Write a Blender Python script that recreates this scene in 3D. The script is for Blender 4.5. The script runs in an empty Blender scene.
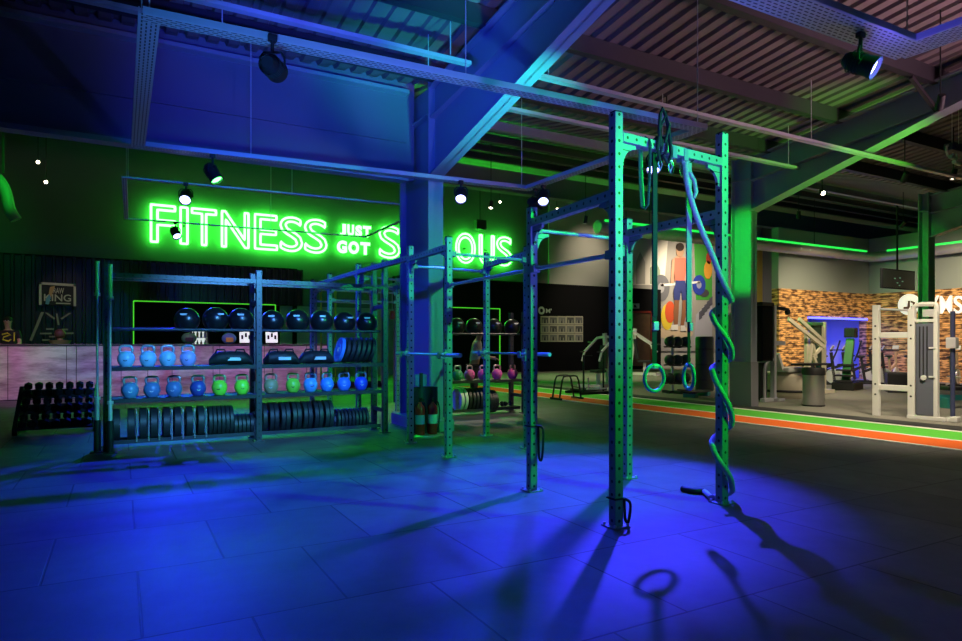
import bpy, bmesh, math, random
from mathutils import Vector, Matrix, Euler
C = bpy.context.scene.collection
S = bpy.context.scene
PI = math.pi
random.seed(7)
# ------------------------------------------------------------------ camera, world, exposure
H = 1.4                                   # eye height in metres
YAW = math.radians(29.03)
SN, CS = math.sin(YAW), math.cos(YAW)
FPX = 649.0
cam_d = bpy.data.cameras.new('camera'); cam = bpy.data.objects.new('camera', cam_d); C.objects.link(cam)
cam.location = (0, 0, H); cam.rotation_euler = (PI/2, 0, -YAW)
cam_d.sensor_width = 36; cam_d.lens = 36*FPX/962; cam_d.shift_y = 23.5/962
cam_d.clip_start = .05; cam_d.clip_end = 200
S.camera = cam
S.view_settings.view_transform = 'Standard'; S.view_settings.look = 'None'
S.view_settings.exposure = 0.0; S.view_settings.gamma = 1.0
S.view_settings.use_curve_mapping = False
w = bpy.data.worlds.new('night'); S.world = w; w.use_nodes = True
w.node_tree.nodes['Background'].inputs[0].default_value = (.02, .02, .06, 1)
w.node_tree.nodes['Background'].inputs[1].default_value = .03

BLUE = (.014, .024, 1.0)
GREEN = (.01, 1.0, .05)
VIOLET = (.040, .034, 1.0)
CYAN = (.10, .42, 1.0)
WARM = (1.0, .82, .58)
def lamp(name, kind, loc, power, color, aim=None, size=.08, angle=70, blend=.6, parent=None, spec=1.0):
    d = bpy.data.lights.new(name, kind); d.energy = power; d.color = color
    if kind == 'AREA': d.size = size
    else: d.shadow_soft_size = size
    if kind == 'SPOT': d.spot_size = math.radians(angle); d.spot_blend = blend
    d.specular_factor = spec
    o = bpy.data.objects.new(name, d); C.objects.link(o); o.location = loc
    if aim is not None:
        o.rotation_euler = (Vector(aim)-Vector(loc)).to_track_quat('-Z', 'Y').to_euler()
    if parent is not None:
        o.parent = parent; o.matrix_parent_inverse = parent.matrix_world.inverted()
    return o
lamp('roof_bounce_fill', 'AREA', (12.2, .2, 2.8), 95, (1.0, .58, .72), (10.0, 4.6, 6.3), 1.4).data.spread = math.radians(74)  # added unseen area light, stands in for warm bounce on the roof
lamp('wash_fill', 'SPOT', (.7, -1.3, 1.0), 800, (.02,.07,1.0), (3.9, 8.0, 4.9), .25, 40, 1.0)  # added blue spot behind the camera, brightens header, column and rafter
lamp('tray_fill', 'SPOT', (3.6, .2, .4), 1250, (.13,.16,1.0), (3.3, 5.8, 4.4), .15, 50, 1.0)  # added bare spot near the floor, brightens the tray undersides
lamp('duct_fill', 'SPOT', (12.9, 11.2, 4.2), 120, GREEN, (14.3, 14.6, 4.8), .05, 40, .7)  # added green spot without a fitting, tints the near end of the duct
lamp('pipe_fill', 'SPOT', (-1.6, 18.4, 6.2), 260, GREEN, (-3.0, 21.0, 5.9), .05, 50, .7)  # added green spot, no fitting, tints the bent pipe
lamp('tray_fill', 'SPOT', (-.3, 1.4, .4), 1500, (.05,.26,1.0), (2.0, 6.3, 4.7), .15, 44, 1.0)  # second added bare spot for the trays, out of view
lamp('rafter_fill_cyan', 'SPOT', (4.46, 5.3, 2.75), 900, (.03,.75,.72), (4.45, 7.3, 4.6), .06, 50, .8)  # added bare spot, colours the rafter flange cyan from below
lamp('rafter_fill_green', 'SPOT', (12.37, 4.6, 2.8), 700, (.12,1,.02), (12.37, 7.4, 5.0), .06, 50, .7)  # added bare spot, gives the second rafter its green lower edge
# every stage light: (x, y, z), aim, colour, watts, cone, spill on the lens, label
STAGE = [
 ((6.04,6.26,3.74),(4.15,5.05,0), VIOLET, 3000, 58, 12, 'small stage light glowing blue, seen between the ring straps behind the tall rig posts'),
 ((6.05,8.80,3.80),(4.0,5.7,0), BLUE, 620, 58, 14, 'bright blue stage light with a star of glare, above the shorter rig post'),
 ((4.75,9.22,3.78),(2.9,5.8,0), BLUE, 480, 56, 12, 'blue stage light beside the top of the blue steel column'),
 ((0.92,11.5,3.78),(-.1,6.6,0), BLUE, 1500, 56, 12, 'blue stage light hung above the first letters of the green neon word'),
 ((1.10,9.56,3.74),(3.0,7.9,0), GREEN, 220, 50, 12, 'green glowing stage light on the cable tray above the ball rack'),
 ((1.02,15.3,3.78),(2.3,12.0,0), BLUE, 900, 80, 8, 'small blue stage light in front of the first neon letter'),
 ((1.12,5.65,3.74),(3.6,10.2,4.3), BLUE, 380, 100, 0, 'unlit looking black stage light turned to the blue upper wall'),
 ((5.40,3.20,3.74),(6.2,1.3,2.5), BLUE, 25, 60, 10, 'blue stage light under the wide perforated tray by the bare roof sheets'),
 ((6.06,9.05,3.76),(12.3,9.98,3.5), GREEN, 2600, 20, 5, 'dark stage light seen from behind, aimed at the green lit second column'),
 ((2.20,3.20,3.74),(1.65,10.0,.9), CYAN, 2900, 34, 5, 'cyan stage light added out of view to brighten the weight rack'),  # added out of view to brighten the kettlebells from the front
 ((6.20,0.50,3.74),(4.2,5.3,1.8), GREEN, 1150, 54, 5, 'green stage light turned to the tall rig posts'),
 ((6.20,1.70,3.78),(4.3,7.6,2.6), CYAN, 300, 36, 5, 'cyan stage light turned to the shorter rig posts'),
]
# warm ceiling spots: position, aim, watts, cone
SPOTS = [
 ((10.9,4.6,4.9),(11.3,6.4,0), 1300, 80), ((15.5,7.2,5.0),(14.6,8.2,0), 520, 100), ((17.5,12.2,5.2),(18.5,13.0,0), 520, 105),
 ((20.0,10.6,4.9),(22.2,15.2,1.6), 1600, 74), ((22.3,9.6,4.9),(26.2,11.6,1.9), 1500, 92), ((17.0,20.0,6.5),(18.0,22.0,0), 1200, 84),
 ((27.5,24.4,7.2),(29.8,28.0,3.9), 1900, 112), ((22.4,25.2,7.6),(22.2,28.2,6.0), 260, 75), ((11.8,15.0,5.0),(11.3,15.5,0), 420, 95),
 ((14.4,7.6,4.9),(17.2,11.4,1.0), 1100, 56), ((10.4,5.0,4.9),(13.2,7.3,1.0), 650, 44), ((21.0,21.5,6.6),(21.0,27.4,3.2), 700, 46), ((8.4,14.6,5.0),(7.0,12.9,.9), 700, 58), ((8.6,8.6,4.9),(6.4,11.3,.7), 650, 34),  # these spots are added, each to brighten the thing it faces
]
# ------------------------------------------------------------------ measuring: a photo pixel on a known plane
def on_y(px, Y):      # x of the point at depth-row Y seen in column px
    t = (px-481)/FPX
    return Y*(SN+CS*t)/(CS-SN*t)
def on_x(px, X):
    t = (px-481)/FPX
    return X*(CS-SN*t)/(SN+CS*t)
def z_of(py, X, Y):
    return H + (344-py)/FPX*(SN*X+CS*Y)
def floor_at(px, py):
    d = FPX*H/(py-344); r = (px-481)/FPX*d
    return (SN*d+CS*r, CS*d-SN*r)
# ------------------------------------------------------------------ materials
MATS = {}
def mat(name, col, rough=.5, metal=0.0, emit=None, es=0.0, noise=0.0, nscale=8.0, bump=0.0, spec=.5):
    if name in MATS: return MATS[name]
    m = bpy.data.materials.new(name); m.use_nodes = True; nt = m.node_tree; b = nt.nodes['Principled BSDF']
    b.inputs['Base Color'].default_value = (*col, 1); b.inputs['Roughness'].default_value = rough; b.inputs['Metallic'].default_value = metal
    b.inputs['Specular IOR Level'].default_value = spec
    if emit: b.inputs['Emission Color'].default_value = (*emit, 1); b.inputs['Emission Strength'].default_value = es
    if noise or bump:
        tc = nt.nodes.new('ShaderNodeTexCoord'); n = nt.nodes.new('ShaderNodeTexNoise'); n.inputs['Scale'].default_value = nscale; n.inputs['Detail'].default_value = 6
        nt.links.new(tc.outputs['Object'], n.inputs['Vector'])
        if noise:
            r = nt.nodes.new('ShaderNodeMix'); r.data_type = 'RGBA'; r.blend_type = 'MIX'
            r.inputs[6].default_value = (*[c*(1-noise) for c in col], 1); r.inputs[7].default_value = (*[min(1, c*(1+noise)) for c in col], 1)
            nt.links.new(n.outputs['Fac'], r.inputs[0]); nt.links.new(r.outputs[2], b.inputs['Base Color'])
        if bump:
            bp = nt.nodes.new('ShaderNodeBump'); bp.inputs['Strength'].default_value = bump; bp.inputs['Distance'].default_value = .01
            nt.links.new(n.outputs['Fac'], bp.inputs['Height']); nt.links.new(bp.outputs['Normal'], b.inputs['Normal'])
    MATS[name] = m
    return m
def nodes_of(m): return m.node_tree, m.node_tree.nodes['Principled BSDF']
def mth(nt, op, a, b=None, c=None):
    n = nt.nodes.new('ShaderNodeMath'); n.operation = op
    for i, v in enumerate((a, b, c)):
        if v is None: continue
        if isinstance(v, (int, float)): n.inputs[i].default_value = v
        else: nt.links.new(v, n.inputs[i])
    return n.outputs[0]
def mixc(nt, fac, c1, c2):
    r = nt.nodes.new('ShaderNodeMix'); r.data_type = 'RGBA'
    nt.links.new(fac, r.inputs[0])
    for i, c in ((6, c1), (7, c2)):
        if isinstance(c, tuple): r.inputs[i].default_value = (*c, 1)
        else: nt.links.new(c, r.inputs[i])
    return r.outputs[2]

# rubber floor tiles, 1 m, half bond
m = mat('rubber_tiles', (.1, .1, .11), .55); nt, b = nodes_of(m)
tc = nt.nodes.new('ShaderNodeTexCoord'); mp = nt.nodes.new('ShaderNodeMapping'); mp.inputs['Location'].default_value = (-.09, -.36, 0)
nt.links.new(tc.outputs['Object'], mp.inputs['Vector'])
bk = nt.nodes.new('ShaderNodeTexBrick'); bk.inputs['Scale'].default_value = 1; bk.inputs['Brick Width'].default_value = 1.0; bk.inputs['Row Height'].default_value = 1.04
bk.inputs['Mortar Size'].default_value = .008; bk.inputs['Mortar Smooth'].default_value = .3; bk.offset = .5
bk.inputs['Color1'].default_value = (.085, .085, .09, 1); bk.inputs['Color2'].default_value = (.125, .125, .13, 1); bk.inputs['Mortar'].default_value = (.012, .012, .014, 1)
nt.links.new(mp.outputs[0], bk.inputs['Vector'])
ns = nt.nodes.new('ShaderNodeTexNoise'); ns.inputs['Scale'].default_value = 2.2; ns.inputs['Detail'].default_value = 5; ns.inputs['Roughness'].default_value = .65
nt.links.new(tc.outputs['Object'], ns.inputs['Vector'])
mx = nt.nodes.new('ShaderNodeMix'); mx.data_type = 'RGBA'; mx.blend_type = 'MULTIPLY'; mx.inputs[0].default_value = .7
cr = nt.nodes.new('ShaderNodeValToRGB'); cr.color_ramp.elements[0].position = .3; cr.color_ramp.elements[0].color = (.55,.55,.55,1); cr.color_ramp.elements[1].position = .7; cr.color_ramp.elements[1].color = (1.2,1.2,1.2,1)
nt.links.new(ns.outputs['Fac'], cr.inputs[0]); nt.links.new(bk.outputs['Color'], mx.inputs[6]); nt.links.new(cr.outputs[0], mx.inputs[7]); nt.links.new(mx.outputs[2], b.inputs['Base Color'])
bp = nt.nodes.new('ShaderNodeBump'); bp.inputs['Strength'].default_value = .5; bp.inputs['Distance'].default_value = .006; bp.invert = True
nt.links.new(bk.outputs['Fac'], bp.inputs['Height'])
n2 = nt.nodes.new('ShaderNodeTexNoise'); n2.inputs['Scale'].default_value = 160; nt.links.new(tc.outputs['Object'], n2.inputs['Vector'])
bp2 = nt.nodes.new('ShaderNodeBump'); bp2.inputs['Strength'].default_value = .25; bp2.inputs['Distance'].default_value = .002
nt.links.new(n2.outputs['Fac'], bp2.inputs['Height']); nt.links.new(bp.outputs[0], bp2.inputs['Normal']); nt.links.new(bp2.outputs[0], b.inputs['Normal'])

# perforated steel upright: dark bolt holes every 0.1 m on all four faces (object z runs along the member)
def perforated(name, col, rough=.45, metal=.25):
    m = mat(name, col, rough, metal); nt, b = nodes_of(m)
    tc = nt.nodes.new('ShaderNodeTexCoord'); sp = nt.nodes.new('ShaderNodeSeparateXYZ'); nt.links.new(tc.outputs['Object'], sp.inputs[0])
    ax = mth(nt, 'ABSOLUTE', sp.outputs[0]); ay = mth(nt, 'ABSOLUTE', sp.outputs[1])
    l = mth(nt, 'MINIMUM', ax, ay)
    dz = mth(nt, 'MULTIPLY', mth(nt, 'SUBTRACT', mth(nt, 'FRACT', mth(nt, 'MULTIPLY', sp.outputs[2], 10)), .5), .1)
    rr = mth(nt, 'ADD', mth(nt, 'MULTIPLY', l, l), mth(nt, 'MULTIPLY', dz, dz))
    hole = mth(nt, 'LESS_THAN', rr, .0125**2)
    nt.links.new(mixc(nt, hole, col, (.004, .004, .005)), b.inputs['Base Color'])
    nt.links.new(mth(nt, 'MULTIPLY', mth(nt, 'SUBTRACT', 1, hole), metal), b.inputs['Metallic'])
    return m
perforated('rig_steel', (.30, .31, .33))
perforated('rack_steel', (.05, .05, .065), .38, .3)
# galvanised tray with slots
m = mat('galvanised', (.55, .57, .6), .45, .3); nt, b = nodes_of(m)
tc = nt.nodes.new('ShaderNodeTexCoord'); bk = nt.nodes.new('ShaderNodeTexBrick'); bk.inputs['Scale'].default_value = 1
bk.inputs['Brick Width'].default_value = .07; bk.inputs['Row Height'].default_value = .035; bk.inputs['Mortar Size'].default_value = .012; bk.inputs['Mortar Smooth'].default_value = .1
bk.inputs['Color1'].default_value = (.05,.05,.06,1); bk.inputs['Color2'].default_value = (.05,.05,.06,1); bk.inputs['Mortar'].default_value = (.6,.62,.65,1)
nt.links.new(tc.outputs['Object'], bk.inputs['Vector']); nt.links.new(bk.outputs['Color'], b.inputs['Base Color'])
# stone cladding strips
m = mat('split_stone', (.6, .4, .2), .8); nt, b = nodes_of(m)
tc = nt.nodes.new('ShaderNodeTexCoord'); mp = nt.nodes.new('ShaderNodeMapping'); nt.links.new(tc.outputs['Generated'], mp.inputs[0])
geo = nt.nodes.new('ShaderNodeNewGeometry'); sp = nt.nodes.new('ShaderNodeSeparateXYZ'); nt.links.new(geo.outputs['Position'], sp.inputs[0])
cb = nt.nodes.new('ShaderNodeCombineXYZ'); nt.links.new(mth(nt, 'ADD', sp.outputs[0], sp.outputs[1]), cb.inputs[0]); nt.links.new(sp.outputs[2], cb.inputs[1])
bk = nt.nodes.new('ShaderNodeTexBrick'); bk.inputs['Scale'].default_value = 1; bk.inputs['Brick Width'].default_value = .62; bk.inputs['Row Height'].default_value = .075
bk.inputs['Mortar Size'].default_value = .012; bk.inputs['Color1'].default_value = (.90,.50,.17,1); bk.inputs['Color2'].default_value = (.62,.34,.12,1); bk.inputs['Mortar'].default_value = (.40,.23,.085,1); bk.inputs['Bias'].default_value = -.2
nt.links.new(cb.outputs[0], bk.inputs['Vector'])
ns = nt.nodes.new('ShaderNodeTexNoise'); ns.inputs['Scale'].default_value = 3.2; ns.inputs['Detail'].default_value = 6
mp2 = nt.nodes.new('ShaderNodeMapping'); mp2.inputs['Scale'].default_value = (1, 3.4, 1); nt.links.new(cb.outputs[0], mp2.inputs[0]); nt.links.new(mp2.outputs[0], ns.inputs['Vector'])
mx = nt.nodes.new('ShaderNodeMix'); mx.data_type = 'RGBA'; mx.blend_type = 'MULTIPLY'; mx.inputs[0].default_value = 1
cr = nt.nodes.new('ShaderNodeValToRGB'); cr.color_ramp.elements[0].position = .42; cr.color_ramp.elements[0].color = (.16,.12,.09,1); cr.color_ramp.elements[1].position = .57; cr.color_ramp.elements[1].color = (1.15,1.1,1.0,1)
nt.links.new(ns.outputs['Fac'], cr.inputs[0]); nt.links.new(bk.outputs['Color'], mx.inputs[6]); nt.links.new(cr.outputs[0], mx.inputs[7]); nt.links.new(mx.outputs[2], b.inputs['Base Color'])
# whitewashed counter boards with stains
m = mat('counter_boards', (.6, .5, .5), .6); nt, b = nodes_of(m)
tc = nt.nodes.new('ShaderNodeTexCoord'); mp = nt.nodes.new('ShaderNodeMapping'); mp.inputs['Scale'].default_value = (.5, 1, 2.2); nt.links.new(tc.outputs['Object'], mp.inputs[0])
ns = nt.nodes.new('ShaderNodeTexNoise'); ns.inputs['Scale'].default_value = 1.7; ns.inputs['Detail'].default_value = 8; ns.inputs['Roughness'].default_value = .7; nt.links.new(mp.outputs[0], ns.inputs['Vector'])
cr = nt.nodes.new('ShaderNodeValToRGB'); cr.color_ramp.elements[0].position = .36; cr.color_ramp.elements[0].color = (.30,.20,.22,1); cr.color_ramp.elements[1].position = .58; cr.color_ramp.elements[1].color = (.72,.60,.62,1)
nt.links.new(ns.outputs['Fac'], cr.inputs[0])
sp = nt.nodes.new('ShaderNodeSeparateXYZ'); nt.links.new(tc.outputs['Object'], sp.inputs[0])
seam = mth(nt, 'LESS_THAN', mth(nt, 'FRACT', mth(nt, 'MULTIPLY', sp.outputs[0], .82)), .012)
nt.links.new(mixc(nt, seam, cr.outputs[0], (.05,.04,.04)), b.inputs['Base Color'])

M = dict(
 roof=mat('roof_sheet', (.21, .165, .17), .5, .1), purlin=mat('purlin_steel', (.05, .045, .055), .5, .2),
 steel=mat('frame_steel', (.30, .33, .40), .5, .1), wallp=mat('painted_panel', (.16, .17, .22), .7),
 signwall=mat('sign_wall_paint', (.15, .16, .16), .75, noise=.15, nscale=.6), white=mat('plaster', (.50, .50, .47), .85),
 black=mat('matt_black', (.012, .012, .014), .6), corr=mat('black_ribbed_sheet', (.03, .03, .045), .35, .2),
 carpet=mat('carpet', (.23, .22, .19), .95, noise=.35, nscale=60, bump=.4), dark_rubber=mat('dark_strip', (.03, .03, .032), .8),
 green_turf=mat('green_turf', (.10, .55, .04), .9, noise=.3, nscale=90, bump=.5), orange_turf=mat('orange_turf', (.95, .14, .008), .9, noise=.25, nscale=90, bump=.5),
 line=mat('white_line', (.85, .82, .74), .7), rig=MATS['rig_steel'], rack=MATS['rack_steel'], galv=MATS['galvanised'],
 pipe=mat('bar_steel', (.62, .64, .67), .35, .3), galvp=mat('galvanised_plain', (.55, .57, .6), .4, .3), chrome=mat('chrome', (.75, .75, .78), .18, 1.0), bolt=mat('bolt_steel', (.7, .7, .72), .35, .3), wblack=mat('wall_black', (.006, .006, .008), .8, spec=.15), dbl=mat('dumbbell_black', (.006, .006, .007), .55, spec=.3),
 ball=mat('slam_ball', (.008, .008, .010), .3), rubber=mat('black_rubber', (.016, .016, .018), .5), mark=mat('pale_print', (.65, .66, .66), .6),
 stone=MATS['split_stone'], boards=MATS['counter_boards'], rope=mat('rope_fibre', (.40, .42, .42), .8, noise=.3, nscale=50, bump=.6),
 strap=mat('webbing', (.012, .012, .016), .75), band=mat('green_band', (.08, .5, .12), .6), whitef=mat('white_frame', (.72, .72, .70), .35),
 greyf=mat('grey_shroud', (.13, .14, .19), .35), pad=mat('black_pad', (.02, .02, .024), .5), teal=mat('teal_paint', (.05, .38, .38), .45),
 skin=mat('skin', (.55, .33, .24), .6), hair=mat('dark_hair', (.02, .015, .012), .7), wshirt=mat('white_shirt', (.75, .72, .66), .85), bshirt=mat('black_shirt', (.02,.02,.022), .85),
 yellow=mat('yellow_cloth', (.75, .65, .05), .8), trousers=mat('dark_trousers', (.025, .025, .03), .85),
 red=mat('red_enamel', (.65, .02, .02), .3), neon=mat('green_neon', (.3, 1, .3), .4, emit=(.05, 1, .055), es=20.0), led=mat('green_led', (.1, .8, .1), .4, emit=(.12, 1, .04), es=.55),
 blueled=mat('blue_led', (.1, .1, .9), .4, emit=(.05, .06, 1), es=7.0), lens_dark=mat('dark_lens', (.02, .02, .03), .1),
 warmlens=mat('warm_lens', (1, .9, .7), .3, emit=(1, .85, .62), es=14), screen=mat('dark_screen', (.004, .006, .006), .4, spec=.2), plaster_dim=mat('dim_green_plaster', (.27, .31, .26), .85), tile=mat('white_tile', (.5, .55, .5), .3),  # upper wall plaster has its dim greenish light mixed into the colour
 silver=mat('brushed_steel', (.55, .55, .57), .3, .9), signlit=mat('lit_letters', (.9, .88, .82), .5, emit=(1, .93, .8), es=.4),
 fridge=mat('fridge_glow', (.8, .85, .8), .4, emit=(.8, .9, .85), es=.8), greenm=mat('green_machine', (.06, .30, .08), .5),
)
# ------------------------------------------------------------------ mesh kit
class MB:
    def __init__(s): s.bm = bmesh.new()
    def box(s, c, size, rot=None, bev=0.0):
        t = bmesh.new(); bmesh.ops.create_cube(t, size=1)
        bmesh.ops.scale(t, vec=size, verts=t.verts)
        if bev: bmesh.ops.bevel(t, geom=t.edges[:], offset=min(bev, min(size)*.45), segments=2, affect='EDGES', profile=.6)
        return s._in(t, c, rot)
    def _in(s, t, c=(0,0,0), rot=None):
        m = Matrix.Translation(c) @ (Euler(rot).to_matrix().to_4x4() if rot is not None and not isinstance(rot, Matrix) else (rot.to_4x4() if rot is not None else Matrix()))
        bmesh.ops.transform(t, matrix=m, verts=t.verts)
        me = bpy.data.meshes.new('t'); t.to_mesh(me); t.free(); s.bm.from_mesh(me); bpy.data.meshes.remove(me); return s
    def cyl(s, a, b, r, r2=None, seg=14):
        a, b = Vector(a), Vector(b); d = b-a
        t = bmesh.new(); bmesh.ops.create_cone(t, cap_ends=True, segments=seg, radius1=r, radius2=r if r2 is None else r2, depth=d.length)
        return s._in(t, (a+b)/2, d.to_track_quat('Z', 'Y').to_matrix())
    def bar(s, a, b, wx, wy):
        a, b = Vector(a), Vector(b); d = b-a
        t = bmesh.new(); bmesh.ops.create_cube(t, size=1); bmesh.ops.scale(t, vec=(wx, wy, d.length), verts=t.verts)
        return s._in(t, (a+b)/2, d.to_track_quat('Z', 'Y').to_matrix())
    def sphere(s, c, r, sc=(1,1,1), seg=20, rot=None):
        t = bmesh.new(); bmesh.ops.create_uvsphere(t, u_segments=seg, v_segments=max(6, seg*2//3), radius=r); bmesh.ops.scale(t, vec=sc, verts=t.verts)
        return s._in(t, c, rot)
    def lathe(s, prof, c=(0,0,0), rot=None, seg=24):
        t = bmesh.new(); rings = []
        for r, z in prof:
            rings.append([t.verts.new((r*math.cos(2*PI*i/seg), r*math.sin(2*PI*i/seg), z)) for i in range(seg)] if r > 1e-5 else [t.verts.new((0, 0, z))])
        for A, B in zip(rings, rings[1:]):
            for i in range(seg):
                j = (i+1) % seg
                if len(A) == 1 and len(B) == 1: continue
                if len(A) == 1: t.faces.new((A[0], B[j], B[i]))
                elif len(B) == 1: t.faces.new((A[i], A[j], B[0]))
                else: t.faces.new((A[i], A[j], B[j], B[i]))
        bmesh.ops.recalc_face_normals(t, faces=t.faces[:])
        return s._in(t, c, rot)
    def tube(s, pts, r, seg=10, closed=False, flat=1.0):
        pts = [Vector(p) for p in pts]; n = len(pts); t = bmesh.new(); rings = []; up = None
        for i, p in enumerate(pts):
            if closed: d = (pts[(i+1) % n]-pts[i-1]).normalized()
            else: d = (pts[min(i+1, n-1)]-pts[max(i-1, 0)]).normalized()
            if up is None: up = d.orthogonal().normalized()
            up = (up-d*up.dot(d)).normalized(); sd = d.cross(up)
            rings.append([t.verts.new(p+(up*math.cos(2*PI*k/seg)*flat+sd*math.sin(2*PI*k/seg))*r) for k in range(seg)])
        for A, B in list(zip(rings, rings[1:]))+([(rings[-1], rings[0])] if closed else []):
            for k in range(seg):
                t.faces.new((A[k], A[(k+1) % seg], B[(k+1) % seg], B[k]))
        if not closed: t.faces.new(rings[0][::-1]); t.faces.new(rings[-1])
        bmesh.ops.recalc_face_normals(t, faces=t.faces[:])
        return s._in(t)
    def prism(s, poly, axis, lo, hi):
        # poly: 2D points; axis 'x': (y,z) extruded along x ... 'y': (x,z), 'z': (x,y)
        def P(p, h): return {'x': (h, p[0], p[1]), 'y': (p[0], h, p[1]), 'z': (p[0], p[1], h)}[axis]
        t = bmesh.new(); A = [t.verts.new(P(p, lo)) for p in poly]; B = [t.verts.new(P(p, hi)) for p in poly]
        n = len(poly)
        t.faces.new(A); t.faces.new(B[::-1])
        for i in range(n): t.faces.new((A[i], B[i], B[(i+1) % n], A[(i+1) % n]))
        bmesh.ops.recalc_face_normals(t, faces=t.faces[:])
        return s._in(t)
    def build(s, name, material, parent=None, smooth=False, loc=None, rot=None):
        me = bpy.data.meshes.new(name); s.bm.to_mesh(me); s.bm.free(); me.materials.append(material)
        if smooth:
            for p in me.polygons: p.use_smooth = True
            try: me.set_sharp_from_angle(angle=math.radians(38))
            except Exception: pass
        o = bpy.data.objects.new(name, me); C.objects.link(o)
        if loc is not None: o.location = loc
        if rot is not None: o.rotation_euler = rot
        if parent is not None: o.parent = parent
        return o
def tag(o, label=None, cat=None, group=None, kind=None):
    if label: o['label'] = label
    if cat: o['category'] = cat
    if group: o['group'] = group
    if kind: o['kind'] = kind
    return o
def thing(name, label, cat, loc=(0,0,0), rz=0.0, group=None):
    o = bpy.data.objects.new(name, None); C.objects.link(o); o.empty_display_size = .1
    o.location = loc; o.rotation_euler = (0, 0, rz)
    return tag(o, label, cat, group)
def struct(o): o['kind'] = 'structure'; return o
def copy_tree(o, parent=None):
    c = o.copy(); C.objects.link(c)
    if parent is not None: c.parent = parent
    for ch in list(o.children): copy_tree(ch, c)
    return c
def place(proto, first, loc, rz=0.0, label=None, group=None):
    o = proto if first else copy_tree(proto)
    o.location = loc; o.rotation_euler = (0, 0, rz)
    if label: o['label'] = label
    if group: o['group'] = group
    return o
ORD = ['first','second','third','fourth','fifth','sixth','seventh','eighth','ninth','tenth','eleventh','twelfth','thirteenth','fourteenth','fifteenth','sixteenth','seventeenth','eighteenth']
def text_mesh(name, body, mtl, x0, x1, z0, z1, y, parent, outline=0.0, facing='-y', extrude=.01, bold=0.0, res=5, flip=False):
    cu = bpy.data.curves.new('t', 'FONT'); cu.body = body; cu.resolution_u = res; cu.align_x = 'LEFT'
    if outline: cu.fill_mode = 'NONE'; 
    else: cu.extrude = extrude
    if bold: cu.offset = bold
    o = bpy.data.objects.new('t', cu); C.objects.link(o)
    dg = bpy.context.evaluated_depsgraph_get(); dg.update()
    me0 = bpy.data.meshes.new_from_object(o.evaluated_get(dg))
    xs = [v.co.x for v in me0.vertices]; ys = [v.co.y for v in me0.vertices]
    sx = (x1-x0)/(max(xs)-min(xs)); sy = (z1-z0)/(max(ys)-min(ys)); bx, by = min(xs), min(ys)
    if outline:   # follow the outline with a glass tube
        bm = bmesh.new(); bm.from_mesh(me0); mb = MB(); seen = set()
        for v0 in bm.verts:
            if v0 in seen or not v0.link_edges: continue
            loop = [v0]; seen.add(v0); cur = v0
            while True:
                nx = [e.other_vert(cur) for e in cur.link_edges if e.other_vert(cur) not in seen]
                if not nx: break
                cur = nx[0]; seen.add(cur); loop.append(cur)
            P = [Vector((x0+(v.co.x-bx)*sx, 0, z0+(v.co.y-by)*sy)) for v in loop]
            Q = [P[0]]
            for p in P[1:]:
                if (p-Q[-1]).length > outline*.4: Q.append(p)
            # add points next to corners so that the tube keeps its width
            R = []
            for i in range(len(Q)):
                a, b2, c2 = Q[i-1], Q[i], Q[(i+1) % len(Q)]
                d1, d2 = (a-b2), (c2-b2)
                if d1.length > outline*2.2: R.append(b2+d1.normalized()*outline*.9)
                R.append(b2)
                if d2.length > outline*2.2: R.append(b2+d2.normalized()*outline*.9)
            if len(R) > 3: mb.tube(R, outline, 8, closed=True)
        bm.free(); r = mb.build(name, mtl, parent, True)
    else:
        for v in me0.vertices: v.co = (x0+(v.co.x-bx)*sx, v.co.z, z0+(v.co.y-by)*sy)
        r = bpy.data.objects.new(name, me0); C.objects.link(r); me0.materials.clear(); me0.materials.append(mtl)
        if parent: r.parent = parent
        bpy.data.objects.remove(o); r.location = (0, y, 0); return r
    bpy.data.objects.remove(o); bpy.data.meshes.remove(me0)
    r.location = (0, y, 0)
    return r
# ------------------------------------------------------------------ setting
def plane_box(name, c, size, m): return struct(MB().box(c, size).build(name, m))
plane_box('floor', (2.2, 12, -.05), (20.4, 40, .1), M_floor := MATS['rubber_tiles'])
o = bpy.data.objects['floor']; o.data.transform(Matrix.Translation((0,0,0)))
plane_box('floor_carpet', (24.45, 12, -.05), (24.1, 40, .1), M['carpet'])
plane_box('floor_kerb', (12.15, 12, .002), (.5, 40, .012), M['dark_rubber'])
for nm, a, b2, mm in (('line_marking', 9.62, 9.70, 'line'), ('orange_track_surface', 9.70, 10.50, 'orange_turf'), ('line_marking', 10.50, 10.60, 'line'), ('green_track_surface', 10.60, 11.58, 'green_turf'), ('line_marking', 11.58, 11.72, 'line')):
    plane_box(nm, ((a+b2)/2, 8.0, .004), (b2-a, 22, .010 if mm != 'line' else .012), M[mm])
# outer shell
ZR0, PIT, PIT2 = 5.75, .105, .205
plane_box('wall_left', (-6.1, 12, 5), (.2, 40, 10.5), M['wallp'])
plane_box('wall_back', (15, 28.3, 5), (42.4, .2, 10.6), M['signwall'])
plane_box('wall_right', (36.6, 12, 5), (.2, 40, 10.5), M['wallp'])
plane_box('wall_camera_side', (15, -8.1, 4), (42.4, .2, 8), M['wallp'])
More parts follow.
